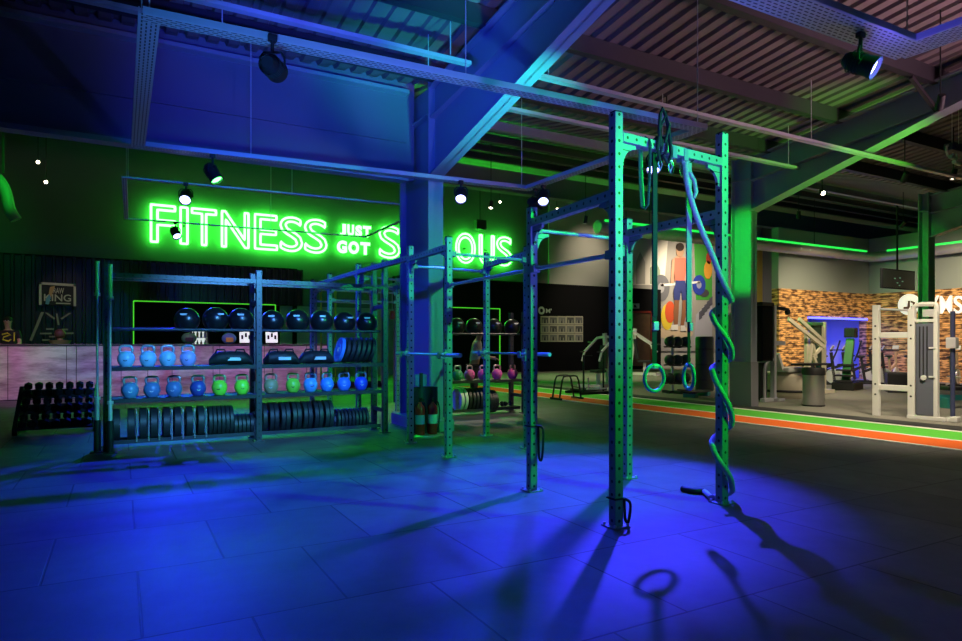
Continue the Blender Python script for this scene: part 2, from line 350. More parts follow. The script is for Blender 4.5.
# corrugated roof: trapezoid ribs running up the slope
def roof(name, x0, x1, ya, za, yb, zb):
    bm = MB(); t = bmesh.new(); P = .27; rows = []
    prof = []
    x = x0
    while x < x1:
        prof += [(x, 0), (x+.15, 0), (x+.175, .055), (x+.245, .055)]; x += P
    A = [t.verts.new((p[0], ya, za+p[1])) for p in prof]; B = [t.verts.new((p[0], yb, zb+p[1])) for p in prof]
    for i in range(len(prof)-1): t.faces.new((A[i], A[i+1], B[i+1], B[i]))
    bm._in(t)
    return struct(bm.build(name, M['roof']))
roof('roof', -6.2, 36.8, 10.0, ZR0, -8.2, ZR0+PIT*18.2)
roof('roof', -6.2, 36.8, 10.0, ZR0, 28.4, ZR0+PIT2*18.4)
plane_box('roof_cover', (15.3, 1, 8.1), (43, 18.6, .05), M['black']).rotation_euler = (0, 0, 0)
# purlins along the bays
for y in (9.3, 7.7, 6.0, 4.3, 2.6, .9, -.8):
    z = ZR0+PIT*(10-y)-.005
    o = MB().box((15.2, 0, -.13), (42.6, .06, .26)).box((15.2, .04, -.25), (42.6, .12, .018)).build('ceiling_beam', M['purlin'], loc=(0, y, z)); struct(o)
for y in (11.8, 13.6, 15.4, 17.2):
    z = ZR0+PIT2*(y-10)-.01
    struct(MB().box((15.2, 0, -.12), (42.6, .06, .2)).box((15.2, -.04, -.22), (42.6, .13, .018)).build('ceiling_beam', M['steel' if y < 12 else 'purlin'], loc=(0, y, z)))
struct(MB().box((15.2, 19.0, 6.95), (42.6, .12, .75)).box((15.2, 18.9, 6.56), (42.6, .35, .03)).build('ceiling_beam', M['wallp']))
# blue header panels over the open back room
struct(MB().box((-.87, 10.25, 5.1), (10.46, .12, 1.85)).build('wall_header', M['wallp']))
struct(MB().box((-.95, 10.17, 4.16), (10.3, .22, .07)).build('trim_1', M['steel']))
struct(MB().box((-.95, 10.17, 4.80), (10.3, .05, .035)).build('trim_2', M['wallp']))
struct(MB().box((-.95, 10.12, 5.60), (10.3, .2, .06)).build('trim_3', M['steel']))
# portal frame: I columns and tapering rafters
def column(x, y0, y1, ztop, w=.24):
    b = MB()
    b.box((x, y0+.015, ztop/2), (w, .03, ztop)).box((x, y1-.015, ztop/2), (w, .03, ztop)).box((x, (y0+y1)/2, ztop/2), (.03, y1-y0, ztop))
    b.box((x, (y0+y1)/2, ztop-.5), (w, y1-y0, .03))
    return struct(b.build('column', M['steel']))
def rafter(x, y0, zb0, sb, zt0, st, mind=.5, w=.24, yend=-8.0):
    n = 24; b = MB(); bot = []; top = []
    for i in range(n+1):
        y = y0+(yend-y0)*i/n; dy = y0-y; zt = zt0+st*dy; zb = min(zb0+sb*dy, zt-mind); bot.append((y, zb)); top.append((y, zt))
    b.prism(bot+top[::-1], 'x', x-.015, x+.015)
    for L, th in ((bot, .03), (top, -.03)):
        for (ya, za), (yb2, zb2) in zip(L, L[1:]):
            b.prism([(ya, za), (yb2, zb2), (yb2, zb2+th), (ya, za+th)], 'x', x-w/2, x+w/2)
    mid = [(y, t-.52) for (y, t), (_, bb) in zip(top, bot) if t-.52 > bb+.04]
    for (ya, za), (yb2, zb2) in zip(mid, mid[1:]):
        b.prism([(ya, za), (yb2, zb2), (yb2, zb2+.025), (ya, za+.025)], 'x', x-w/2+.01, x+w/2-.01)
    return struct(b.build('rafter_beam', M['steel']))
column(4.45, 9.52, 10.75, 5.62, .26)
struct(MB().box((4.45, 10.1, .09), (.5, 1.5, .18)).build('column_base_trim', M['steel']))
rafter(4.45, 9.55, 4.10, .22, 5.55, PIT)
column(12.37, 9.72, 10.26, 5.62, .2)
struct(MB().box((12.37, 9.99, .5), (.24, .58, 1.0)).build('column_base_trim', mat('base_wrap', (.20, .20, .23), .5)))
rafter(12.37, 9.74, 4.36, .262, 5.55, PIT, w=.30)
column(19.76, 9.72, 9.99, 5.62, .34)
rafter(19.76, 9.74, 4.36, .262, 5.55, PIT)
rafter(-3.8, 9.55, 4.10, .22, 5.55, PIT)
# brace between purlin and rafter
struct(MB().bar((11.55, 6.0, 5.86), (12.4, 6.0, 5.42), .06, .06).build('brace_beam', M['purlin']))
# black service block below the neon wall (front open where the counter is)
YB = 27.4
zb = 4.5
x_l, x_m0, x_m1, x_r = -5.9, on_y(297, YB), on_y(398, YB), on_y(661, YB)
def ribbed(name, x0, x1, z0, z1, y, m):
    b = MB(); t = bmesh.new(); P = .3; pts = []; x = x0
    while x < x1: pts += [(x, 0), (x+.17, 0), (x+.2, -.06), (x+.27, -.06)]; x += P
    A = [t.verts.new((p[0], y+p[1], z0)) for p in pts]; B2 = [t.verts.new((p[0], y+p[1], z1)) for p in pts]
    for i in range(len(pts)-1): t.faces.new((A[i], A[i+1], B2[i+1], B2[i]))
    b._in(t); return struct(b.build(name, m))
ribbed('wall_ribbed', x_l, x_m0, 3.0, zb, YB, M['corr'])
ribbed('wall_ribbed', x_l, on_y(131, YB), 0, 3.0, YB, M['corr'])
plane_box('wall_recess', ((x_l+x_m0)/2, YB+.7, 1.5), (x_m0-x_l, .1, 3.0), M['wblack'])
plane_box('wall_recess_side', (x_m0-.05, YB+.4, 2.25), (.1, .8, 4.5), M['wblack'])
plane_box('wall_block_top', ((x_l+x_m0)/2, YB+.4, zb), (x_m0-x_l, .85, .06), M['wblack'])
plane_box('wall_tiled', ((x_m0+x_m1)/2, YB+.45, 1.5), (x_m1-x_m0+1.2, .1, 3.0), M['tile'])
plane_box('wall_block', ((x_m1+x_r)/2, YB+.35, zb/2), (x_r-x_m1, .7, zb), M['wblack'])
for a, b2, n in ((on_y(133, YB), on_y(275, YB), 1),):
    pass
# stone partition with a blue lit studio opening
XP, YP = 26.2, 15.2
xl = on_y(779, YP); xo0, xo1 = on_y(808, YP), XP-.15
zs = 3.4
b = MB(); b.box(((xl+xo0)/2, YP+.15, zs/2), (xo0-xl, .3, zs)).box(((xo0+xo1)/2, YP+.15, (zs+2.42)/2), (xo1-xo0, .3, zs-2.42)).box((XP+.1, YP+.15, zs/2), (.5, .3, zs))
struct(b.build('wall_stone', M['stone']))
plane_box('wall_stone_side', (XP+.15, 4.0, zs/2), (.3, 22.4, zs), M['stone'])
plane_box('wall_upper', ((xl+XP)/2+.1, YP+.16, 4.5), (XP-xl+.2, .28, 2.2), M['plaster_dim'])
plane_box('wall_upper_side', (XP+.16, 4.0, 4.5), (.28, 22.4, 2.2), M['plaster_dim'])
plane_box('wall_studio_back', ((xo0+xo1)/2, YP+3.0, 1.3), (xo1-xo0+2, .1, 2.6), M['white'])
plane_box('wall_studio_side', (xo0-.05, YP+1.7, 1.3), (.1, 2.7, 2.6), M['white'])
plane_box('wall_studio_side', (xo1+.95, YP+1.7, 1.3), (.1, 2.7, 2.6), M['white'])
plane_box('ceiling_studio', ((xo0+xo1)/2+.4, YP+1.7, 2.62), (xo1-xo0+2, 2.7, .08), M['white'])
# grey lit wall and mural right of the neon wall
struct(MB().box(((on_y(548,28.2)+37)/2, 28.15, 5.2), (37-on_y(548,28.2), .1, 10.4)).build('wall_grey', M['white']))

# ------------------------------------------------------------------ counter
t = thing('reception_counter', 'long whitewashed board counter with dark stains behind the kettlebell rack', 'counter', (0, 19.6, 0))
xa, xb = -5.9, on_y(328, 19.6)
for i in range(7):
    w2 = (xb-xa)/7
    MB().box((xa+w2*(i+.5), .05, .69), (w2-.012, .06, 1.34), bev=.008).build('front_panel', M['boards'], t)
MB().box(((xa+xb)/2, .4, 1.375), (xb-xa, .8, .05), bev=.01).build('worktop', mat('dark_top', (.05,.04,.045), .4), t)
MB().box(((xa+xb)/2, .1, .05), (xb-xa-.04, .06, .1)).build('plinth', M['black'], t)
MB().box((xb-.05, .4, .67), (.08, .7, 1.33)).build('end_panel', M['boards'], t)
for xg, col, pw in ((-3.4, (1.0,.30,.5), 260), (-1.2, (.75,.42,1.0), 260), (1.6, (1.0,.38,.85), 330), (4.6, (1.0,.40,.95), 330)):
    lamp('counter_fill', 'SPOT', (xg, 16.4, 4.2), pw, col, (xg, 19.6, .35), .12, 62, .9)  # added spots without fittings, tint the counter boards pink
for xg, pw in ((-3.0, 110), (-1.55, 60)): lamp('counter_fill_green', 'SPOT', (xg, 17.4, 3.2), pw, (.12, 1, .3), (xg, 19.6, .9), .05, 26, .8)  # added bare spots for green patches on the counter
plane_box('floor_platform', (.9, 21.4, .1), (13.4, 2.6, .2), M['black'])
# ------------------------------------------------------------------ neon words
zF0, zF1 = z_of(243.0, on_y(163, 28.2), 28.2), z_of(206.5, on_y(163, 28.2), 28.2)
zS0, zS1 = z_of(265.0, on_y(488, 28.2), 28.2), z_of(236.5, on_y(488, 28.2), 28.2)
xF, xS = on_y(163, 28), on_y(488, 28)
def zz(px):
    f = (on_y(px, 28)-xF)/(xS-xF); return zF0+(zS0-zF0)*f, zF1+(zS1-zF1)*f
YN = 28.0
def neon_word(label, letters):
    t = thing('neon_sign', label, 'sign', (0, 0, 0))
    for ch, a, b2 in letters:
        z0, z1 = zz((a+b2)/2)
        text_mesh('neon_letter', ch, M['neon'], on_y(a, YN), on_y(b2, YN), z0, z1, YN, t, outline=.05, bold=.022)
        bk = MB()
        xm = (on_y(a, YN)+on_y(b2, YN))/2
        bk.box((xm, YN+.12, (z0+z1)/2), (.05, .16, .05)).build('wall_clip', M['black'], t)
    return t
neon_word('green neon word of outlined capitals, the longest unbroken word on the wall', [('F',151,175),('I',180.6,187.5),('T',192,216),('N',222,248.5),('E',255,277),('S',280.5,302),('S',305,326.5)])
neon_word('green neon word of outlined capitals partly hidden behind the blue steel column', [('S',379.5,399.5),('E',403.5,416),('R',419,431),('I',434.5,438.5),('O',456,475),('U',479.5,494),('S',497,511.5)])
def small_neon(label, letters, za, zb2):
    t = thing('neon_sign', label, 'sign', (0, 0, 0))
    for ch, a, b2 in letters:
        text_mesh('neon_letter', ch, M['neon'], on_y(a, YN), on_y(b2, YN), za, zb2, YN, t, extrude=.03, bold=.055)
        MB().box(((on_y(a, YN)+on_y(b2, YN))/2, YN+.12, (za+zb2)/2), (.05, .16, .05)).build('wall_clip', M['black'], t)
small_neon('small solid green neon word, upper of the stacked pair', [('J',340,346),('U',347.5,354),('S',355.5,362),('T',363,371)], z_of(236.3, on_y(355,28), 28), z_of(225, on_y(355,28), 28))
small_neon('small solid green neon word, lower of the stacked pair', [('G',337,347),('O',348.5,359),('T',360.5,370)], z_of(254, on_y(355,28), 28), z_of(241.5, on_y(355,28), 28))
# green LED outlines round the openings
def light_outline_(label, x0, x1, ztop, z0, sides):
    t = thing('light_outline', label, 'light strip', ((x0+x1)/2, YB-.08, z0)); hw = (x1-x0)/2
    MB().box((0, 0, ztop-z0), (x1-x0, .04, .04)).build('top_strip', M['led'], t)
    for s in sides: MB().box((s*hw, 0, (ztop-z0)/2), (.04, .04, ztop-z0)).build('side_strip', M['led'], t)
light_outline_('green light strip outlining the dark opening behind the ball rack', on_y(133.5, YB), on_y(275, YB), 3.0, 0, (-1, 1))
light_outline_('green light strip outlining the dark opening beyond the second weight rack', on_y(444, YB), on_y(499, YB), 3.12, 0, (1,))
# ------------------------------------------------------------------ cable trays with lights
def tray_run(b, p, q, wd=.18, ht=.06):
    p, q = Vector(p), Vector(q); d = (q-p).normalized(); s = Vector((-d.y, d.x, 0))
    L = (q-p).length; ang = math.atan2(d.y, d.x); c = (p+q)/2
    R = (0, 0, ang)
    b.box(c, (L, wd, .006), R); b.box(c+s*wd/2+Vector((0,0,ht/2)), (L, .008, ht), R); b.box(c-s*wd/2+Vector((0,0,ht/2)), (L, .008, ht), R)
    return b
def tray(label, pts, closed, wires, wd=.18):
    t = thing('cable_tray', label, 'cable tray', (pts[0][0], pts[0][1], pts[0][2])); o0 = Vector(pts[0])
    P = [Vector(p)-o0 for p in pts]
    n = len(P)
    for i in range(n if closed else n-1):
        p, q = P[i], P[(i+1) % n]; d = (q-p); L = d.length; ang = math.atan2(d.y, d.x)
        b = MB(); b.box((L/2, 0, 0), (L+wd*.6, wd, .008))
        run = b.build('tray_run', M['galv'], t, loc=p+Vector((0, 0, .002*i)), rot=(0, 0, ang))
        for s in (-1, 1): MB().box((L/2, s*wd/2, .027 if wd > .1 else .010), (L+wd*.6, .01, .055 if wd > .1 else .02)).build('side_flange', M['galvp'], run)
    for wx, wy in wires:
        z = (ZR0+PIT*(10-wy) if wy < 10 else ZR0+PIT2*(wy-10))-(.30 if min(abs(wy-q) for q in (9.3,7.7,6.0,4.3,2.6,.9,11.8,13.6,15.4)) < .2 else .02)
        MB().cyl((wx-o0.x, wy-o0.y, 0), (wx-o0.x, wy-o0.y, z-o0.z), .006, seg=6).build('suspension_wire', M['bolt'], t)
    return t
TZ = 4.0
tray('perforated steel cable tray loop carrying the stage lights, in front of the blue header', [(.2,5.82,TZ),(6.15,5.6,TZ),(6.0,9.2,TZ),(.2,9.68,TZ)], True, [(.2,5.82),(3,5.72),(6.13,5.62),(1.6,9.55),(.2,8),(5.9,9.22)], .15)
tray('steel cable tray loop hung between the blue header and the neon wall', [(.05,11.6,TZ),(5.2,11.3,TZ),(5.2,15.2,TZ),(.1,15.4,TZ)], True, [(.1,11.6),(2.6,11.45),(.1,15.3),(3,15.3)], .07)
tray('wide perforated tray under the bare roof sheets, bending near the bright stage light', [(2.2,3.25,TZ),(6.1,3.2,TZ),(6.22,.4,TZ)], False, [(2.4,3.25),(4.3,3.22),(6.1,3.2),(6.2,.9)], .3)
# straight conduits just under the roof
for (xa, xb2, y, z, lb) in ((4.7,16.5,7.15,4.95,'straight steel conduit under the roof sheets, beside the tray corner'), (-2.0,4.2,8.6,5.3,'short steel conduit just above the blue header, ending at the sloping rafter'),(-3.0,4.25,7.98,5.3,'long steel conduit nearest the roof ribs above the unlit black stage light'), (4.7,12.3,8.6,5.05,'thin steel conduit beyond the tall rig posts under the roof')):
    t = thing('conduit', lb, 'conduit', (xa, y, z))
    MB().box(((xb2-xa)/2, 0, 0), (xb2-xa, .1, .05)).build('channel', M['galvp'], t)
    for k in range(3):
        x = .3+(xb2-xa-.6)*k/2
        MB().cyl((x, 0, 0), (x, 0, ZR0+PIT*(10-y)-z-.01), .008, seg=6).build('hanger', M['bolt'], t)

# ------------------------------------------------------------------ stage lights
LENS = {BLUE:(.35,.4,1), VIOLET:(.38,.38,1), GREEN:(.08,1,.12), CYAN:(.2,.6,1)}
def col_name(c): return {BLUE:'blue', VIOLET:'violet', GREEN:'green', CYAN:'cyan'}[c]
def stage_light(loc, aim, col, power, angle, lens, label, i):
    loc = Vector(loc); t = thing('stage_light', label, 'stage light', loc)
    d = (Vector(aim)-loc).normalized(); R = d.to_track_quat('Z', 'Y').to_matrix()
    h = TZ-loc.z
    b = MB(); b.lathe([(0,-.17),(.06,-.17),(.085,-.13),(.1,-.03),(.105,.10),(.115,.14),(.115,.16),(.098,.16),(.095,.12)], rot=R)
    b.bm.verts.ensure_lookup_table()
    for k in range(4): b.lathe([(.104,-.1+k*.035),(.112,-.1+k*.035),(.112,-.088+k*.035),(.104,-.088+k*.035)], rot=R)
    b.build('can', M['black'], t, True)
    lm = mat('lens_%s_%d' % (col_name(col), lens), (.05,.05,.1), .2, emit=(LENS[col]), es=float(lens)) if lens else M['lens_dark']
    MB().lathe([(0,.135),(.05,.132),(.094,.12),(.094,.115),(0,.115)], rot=R).build('lens', lm, t, True)
    sd = Vector((-d.y, d.x, 0)).normalized() if abs(d.z) < .999 else Vector((1,0,0))
    y = MB(); 
    pts = [sd*.125, sd*.125+Vector((0,0,.10)), sd*.09+Vector((0,0,.15)), -sd*.09+Vector((0,0,.15)), -sd*.125+Vector((0,0,.10)), -sd*.125]
    y.tube(pts, .012, 8); y.build('yoke', M['black'], t, True)
    MB().cyl((0,0,.145), (0,0,h/.82+.01), .018).box((0,0,h/.82-.02), (.09,.06,.07), bev=.01).build('clamp', M['black'], t, True)
    t.scale = (.82,)*3
    lamp('beam', 'SPOT', loc+d*.165, power, col, aim, .05, angle, .55)
    if lens and i == 7: lamp('spill', 'POINT', loc+d*.2, 14, (.12,.1,1), size=.05)
for i, (l, a, c, p, an, le, lb) in enumerate(STAGE): stage_light(l, a, c, p, an, le, lb, i)
# ------------------------------------------------------------------ warm ceiling spots
for i, (l, a, p, an) in enumerate(SPOTS):
    loc = Vector(l); yy = loc.y; zc = (ZR0+PIT*(10-yy) if yy < 10 else ZR0+PIT2*(yy-10))-.03
    where = ['over the orange track','over the steel bin','beyond the white cable rack','in front of the blue studio','before the stone side wall','over the far plate machines','before the weightlifter mural','before the plain grey wall','over the far end of the track','added over the kerb to brighten the cream lever machine','added over the track to brighten the white cable rack','added to brighten the grid of pictures','added beyond the second weight rack to brighten the person there','added on the track side to brighten the second weight rack']
    t = thing('ceiling_spot', 'small warm ceiling spotlight on a rod '+where[i], 'spotlight', loc)
    d = (Vector(a)-loc).normalized(); R = d.to_track_quat('Z','Y').to_matrix()
    MB().lathe([(0,-.12),(.05,-.12),(.055,.1),(.048,.1),(.045,.07)], rot=R).build('can', M['black'], t, True)
    MB().lathe([(0,.085),(.045,.08),(.045,.07),(0,.07)], rot=R).build('lens', M['warmlens'], t)
    MB().cyl((0,0,.02), (0,0,zc-loc.z), .01, seg=8).build('rod', M['black'], t)
    lamp('warm_beam', 'SPOT', loc+d*.11, p, WARM, a, .16, an, 1.0)
# little pin lights seen far off
def pin(px, py, Y, label):
    x = on_y(px, Y); z = z_of(py, x, Y); t = thing('pin_light', label, 'spotlight', (x, Y, z))
    MB().sphere((0,0,0), .05, seg=10).build('lens', M['warmlens'], t, True)
    MB().cyl((0,.02,.04), (0,.02,min(9.4, ZR0+PIT2*(Y-10))-z), .012, seg=6).cyl((0,.03,-.02),(0,.03,.08),.06,seg=10).build('bracket', M['black'], t)
pin(38,162,24,'tiny warm pin light high on the dark green wall, upper of two')
pin(46,182,24,'tiny warm pin light high on the dark green wall, lower of two')
pin(500,202,24,'tiny white pin light above the end of the long hidden neon word')
pin(557,209,24,'tiny white pin light beside the star bright stage light')
pin(823,193,9.2,'small white spotlight under the green edged rafter')

# smooth
def catmull(P, n=4):
    out = []
    for i in range(len(P)-1):
        p0, p1, p2, p3 = P[max(i-1,0)], P[i], P[i+1], P[min(i+2,len(P)-1)]
        for j in range(n):
            u = j/n; out.append(.5*((2*p1)+(p2-p0)*u+(2*p0-5*p1+4*p2-p3)*u*u+(3*p1-p0-3*p2+p3)*u**3))
    return out+[P[-1]]
# ------------------------------------------------------------------ rig
rig = thing('training_rig', 'tall perforated steel pull-up rig of joined bays on the rubber floor', 'rig', (0,0,0))
def post(x, y, z, foot=True, w=.078):
    MB().box((0,0,z/2), (w,w,z), bev=.006).build('post', M['rig'], rig, loc=(x,y,0))
    MB().box((0,0,0), (w*.82,w*.82,.012), bev=.003).build('post_cap', M['black'], rig, loc=(x,y,z+.006))
    if foot:
        f = MB().box((x,y,.006), (.16,.16,.012), bev=.003).build('base_plate', M['rig'], rig)
        for s, u in ((1,1),(1,-1),(-1,1),(-1,-1)): MB().cyl((x+s*.062,y+u*.062,.012), (x+s*.062,y+u*.062,.03), .011, seg=6).build('floor_bolt', M['bolt'], rig)
def beam(p, q, w=.075, name='crossbeam', m='rig'):
    p, q = Vector(p), Vector(q); d = q-p; L = d.length
    o = MB().box((0,0,L/2-.04), (w,w,L-.08), bev=.005).build(name, M[m], rig, loc=p+d.normalized()*.04, rot=d.to_track_quat('Z','Y').to_euler()); return o
def gusset(p, dx, dy, z, r=.17):
    # curved plate under the joint of a post and a beam that leaves it along (dx, dy)
    L = math.hypot(dx, dy); dx, dy = dx/L, dy/L; ang = math.atan2(dy, dx)
    a = [(.04, 0), (.04+r, 0), (.04+r, -.03)]
    for k in range(1, 8): 
        th = PI/2*k/8; a.append((.04+r-(r-.03)*math.sin(th)*1.0, -.03-(r-.03)*(1-math.cos(th))))
    a += [(.07, -r), (.04, -r)]
    b = MB().prism(a, 'y', -.012, .012).build('gusset', M['rig'], rig, loc=(p[0], p[1], z), rot=(0,0,ang)); return b
def pull_bar(p, q, r=.019):
    MB().cyl(p, q, r).build('pull_up_bar', M['pipe'], rig, True)
    for a, c in ((p, q), (q, p)):
        a, c = Vector(a), Vector(c); d = (c-a).normalized()
        MB().box(a+d*.045, (.07,.07,.11), rot=d.to_track_quat('Z','Y').to_matrix(), bev=.006).build('bar_bracket', M['rig'], rig)
P1, P2, P3, P4 = (3.32,3.85), (4.63,3.97), (3.43,5.18), (4.63,5.19)
P6, P7, P8, P5 = (3.55,7.23), (3.58,8.51), (4.87,8.60), (4.76,7.30)
for p, z in ((P1,3.17),(P2,3.25),(P3,2.70),(P4,2.70),(P5,2.70),(P6,2.72),(P7,2.78),(P8,2.78)): post(p[0], p[1], z)
far = [10.62, 12.35, 13.65]
FL = [(3.52, y) for y in far]; FR = [(4.95, y+.1) for y in (11.2, 12.35, 13.65)]
for p in FL+FR: post(p[0], p[1], 2.75)
v3 = lambda p, z: (p[0], p[1], z)
zt = 2.97; beam(v3(P1,zt+.02), v3(P2,zt+.02)); gusset(P1, P2[0]-P1[0], P2[1]-P1[1], zt-.02); gusset(P2, P1[0]-P2[0], P1[1]-P2[1], zt-.02)
for a, c in ((P1,P3),(P2,P4)):
    beam(v3(a,2.55), v3(c,2.55)); gusset(a, c[0]-a[0], c[1]-a[1], 2.51); gusset(c, a[0]-c[0], a[1]-c[1], 2.51)
pull_bar(v3(P3,2.49), v3(P4,2.49)); gusset(P3, 1, 0, 2.46, .15); gusset(P4, -1, 0, 2.46, .15)
pull_bar(v3(P1,2.09), v3(P3,2.11)); pull_bar(v3(P3,2.11), v3(P6,2.13))
pull_bar(v3(P6,2.52), v3(P5,2.52)); pull_bar(v3(P7,2.50), v3(P8,2.50))
for a, c in ((P6,P7),(P5,P8)):
    beam(v3(a,2.60), v3(c,2.60)); gusset(a, c[0]-a[0], c[1]-a[1], 2.56); gusset(c, a[0]-c[0], a[1]-c[1], 2.56)
beam(v3(P7,2.62), v3(FL[0],2.62)); gusset(P7, 0, 1, 2.58); 
for L in (FL, FR):
    for a, c in zip(L, L[1:]): beam(v3(a,2.62), v3(c,2.62)); gusset(a, 0, 1, 2.58); gusset(c, 0, -1, 2.58)
for a, c in zip(FL, FR): pull_bar(v3(a,2.56), v3(c,2.56)); gusset(a, 1, 0, 2.53, .15); gusset(c, -1, 0, 2.53, .15)
pull_bar(v3(FL[1],2.25), v3(FR[1],2.25)); pull_bar(v3(FL[2],2.3), v3(FR[2],2.3))
# J cups that carry the two barbells (outer face of the posts, towards -x)
def jcup(p, z):
    x, y = p
    b = MB(); b.box((x-.052,y,z-.02), (.025,.07,.16), bev=.004).box((x-.09,y,z-.045), (.09,.07,.02), bev=.004).box((x-.13,y,z-.01), (.018,.07,.08), bev=.004)
    b.build('bar_hook', M['rig'], rig)
for p in (P6,P7,P5,P8): jcup(p, 1.27)

# ------------------------------------------------------------------ barbells
def barbell(name_label, loc, d, group, sleeve='bolt', L=2.2):
    d = Vector(d).normalized(); t = thing('barbell', name_label, 'barbell', loc, 0, group)
    MB().cyl(d*(-L/2+.42), d*(L/2-.42), .0145).build('shaft', M['pipe'], t, True)
    for s in (-1, 1):
        MB().cyl(d*s*(L/2-.42), d*s*(L/2), .025).build('sleeve', M[sleeve], t, True)
        MB().cyl(d*s*(L/2-.45), d*s*(L/2-.41), .038).build('collar', M[sleeve], t, True)
    return t
dv = Vector((.045, 1, 0)).normalized()
barbell('racked barbell resting across the posts nearest the fire extinguishers', (3.47, 7.75, 1.268), dv, None)
barbell('racked barbell with blue collar resting behind the single short rig post', (4.72, 7.75, 1.268), dv, None, 'bolt')
# ------------------------------------------------------------------ hanging gear
def bxp(px, z): 
    x = on_y(px, 3.9); f = (x-P1[0])/(P2[0]-P1[0]); return (x, P1[1]+f*(P2[1]-P1[1]), z)
def ring(px, label, rz, wide=False):
    x, y, _ = bxp(px, 0); zc = 1.125
    t = thing('gym_ring', label, 'gymnastic ring', (x, y, zc), rz, None)
    MB().tube([(.104*math.cos(2*PI*i/40), 0, .104*math.sin(2*PI*i/40)) for i in range(40)], .0155, 12, closed=True).build('hoop', mat('ring_paint', (.10,.50,.55), .4), t, True)
    top = 2.94-zc
    if wide:
        MB().box((0,0,(.088+top)/2), (.03,.006,top-.088), rot=(0,0,-rz)).build('strap', M['strap'], t)
        MB().box((0,0,(.46+top)/2), (.056,.012,top-.46), rot=(0,0,-rz)).build('doubled_strap', mat('pale_webbing', (.30,.32,.30), .8), t)
    else:
        MB().box((0,0,(.088+top)/2), (.05,.006,top-.088)).build('strap', M['strap'], t)
        MB().box((0,-.008,(.5+top)/2), (.046,.005,top-.5)).build('doubled_strap', M['strap'], t)
    MB().box((0,0,.092+.0), (.05,.045,.03), bev=.006).build('ring_clip', M['bolt'], t)
    MB().box((0,-.012,.42), (.055,.03,.07), bev=.008).build('buckle', M['bolt'], t)
    MB().tube([(0, .055*math.cos(a2), top+.05+.062*math.sin(a2)) for a2 in [2*PI*i/16 for i in range(16)]], .006, 6, closed=True).build('strap_loop', M['strap'], t, True)
ring(653.5, 'turquoise gymnastic ring hanging face on in front of the far ball stand', 0)
ring(691.5, 'turquoise gymnastic ring hanging turned nearly edge on beside the rope wrapped post', math.radians(67), True)
# suspension straps bundled over the beam
x, y, _ = bxp(657, 0)
t = thing('suspension_trainer', 'black suspension trainer straps bundled over the top beam of the rig', 'straps', (x, y, 3.03))
MB().tube([(.0,.05*math.cos(a2),-.03+.07*math.sin(a2)) for a2 in [2*PI*i/16 for i in range(16)]], .014, 8, closed=True).tube([(.05,.055*math.cos(a2),-.03+.075*math.sin(a2)) for a2 in [2*PI*i/16 for i in range(16)]], .012, 8, closed=True).build('anchor_loop', M['strap'], t, True)
MB().tube([(-.02,-.05,-.05),(-.05,-.07,.08),(-.03,-.06,.2),(.0,-.05,.26),(.03,-.06,.2),(.06,-.07,.06),(.09,-.06,-.1),(.05,-.06,-.18),(0,-.06,-.12)], .014, 8).tube([(.02,-.06,-.02),(.05,-.08,.12),(.02,-.07,.2),(-.03,-.06,.1),(-.06,-.06,-.06),(-.04,-.07,-.2)], .012, 8).build('webbing', M['strap'], t, True)
for s in (-.04, .07): MB().tube([(s,-.06,-.14),(s+.02,-.07,-.2),(s,-.07,-.25),(s-.02,-.07,-.2)], .006, 6, closed=True).build('snap_hook', M['bolt'], t, True)
x, y, _ = bxp(643.5, 0)
t = thing('resistance_band', 'short green resistance band loop hanging from the top beam of the rig', 'band', (x, y, 2.95))
MB().tube([(0,.045,.05),(0,.055,.02),(0,.05,-.2),(0,.03,-.45),(0,.0,-.465),(0,-.03,-.45),(0,-.05,-.2),(0,-.055,.02),(0,-.045,.05),(0,0,.088)], .018, 8, closed=True, flat=.35).build('loop', M['band'], t, True)
for px, lb in ((672, 'steel snap hook hanging empty from the top beam of the rig'), (684.5, 'steel snap hook on the top beam holding the thick rope')):
    x, y, _ = bxp(px, 0)
    t = thing('snap_hook', lb, 'snap hook', (x, y, 2.95))
    MB().box((0,0,.02), (.05,.09,.1), bev=.004).build('sling', mat('grey_webbing', (.25,.3,.3), .8), t)
    MB().tube([(0,0,-.04),(.022,0,-.06),(.026,0,-.11),(.012,0,-.15),(-.012,0,-.15),(-.026,0,-.11),(-.022,0,-.06)], .0065, 8, closed=True).build('hook', M['chrome'], t, True)
for (bx, by), z0, z1, lb in ((P1, .04, .22, 'small black strap loop hanging low on the nearest tall rig post'), (P3, .30, .62, 'black band loop hanging low on the shorter rig post')):
    t = thing('strap_loop', lb, 'strap', (bx, by, 0))
    MB().tube(catmull([Vector((.045,-.045,z1)), Vector((.085,-.06,z1-.03)), Vector((.09,-.06,(z0+z1)/2)), Vector((.075,-.055,z0)), Vector((.05,-.05,z0+.02)), Vector((.046,-.046,(z0+z1)/2)), Vector((.045,-.045,z1))], 4), .011, 8).build('loop', M['strap'], t, True)
    MB().tube([Vector((.047*a2, .047*b2, z1)) for a2, b2 in ((1,-1),(1,1),(-1,1),(-1,-1))], .008, 8, closed=True).build('tie', M['strap'], t, True)
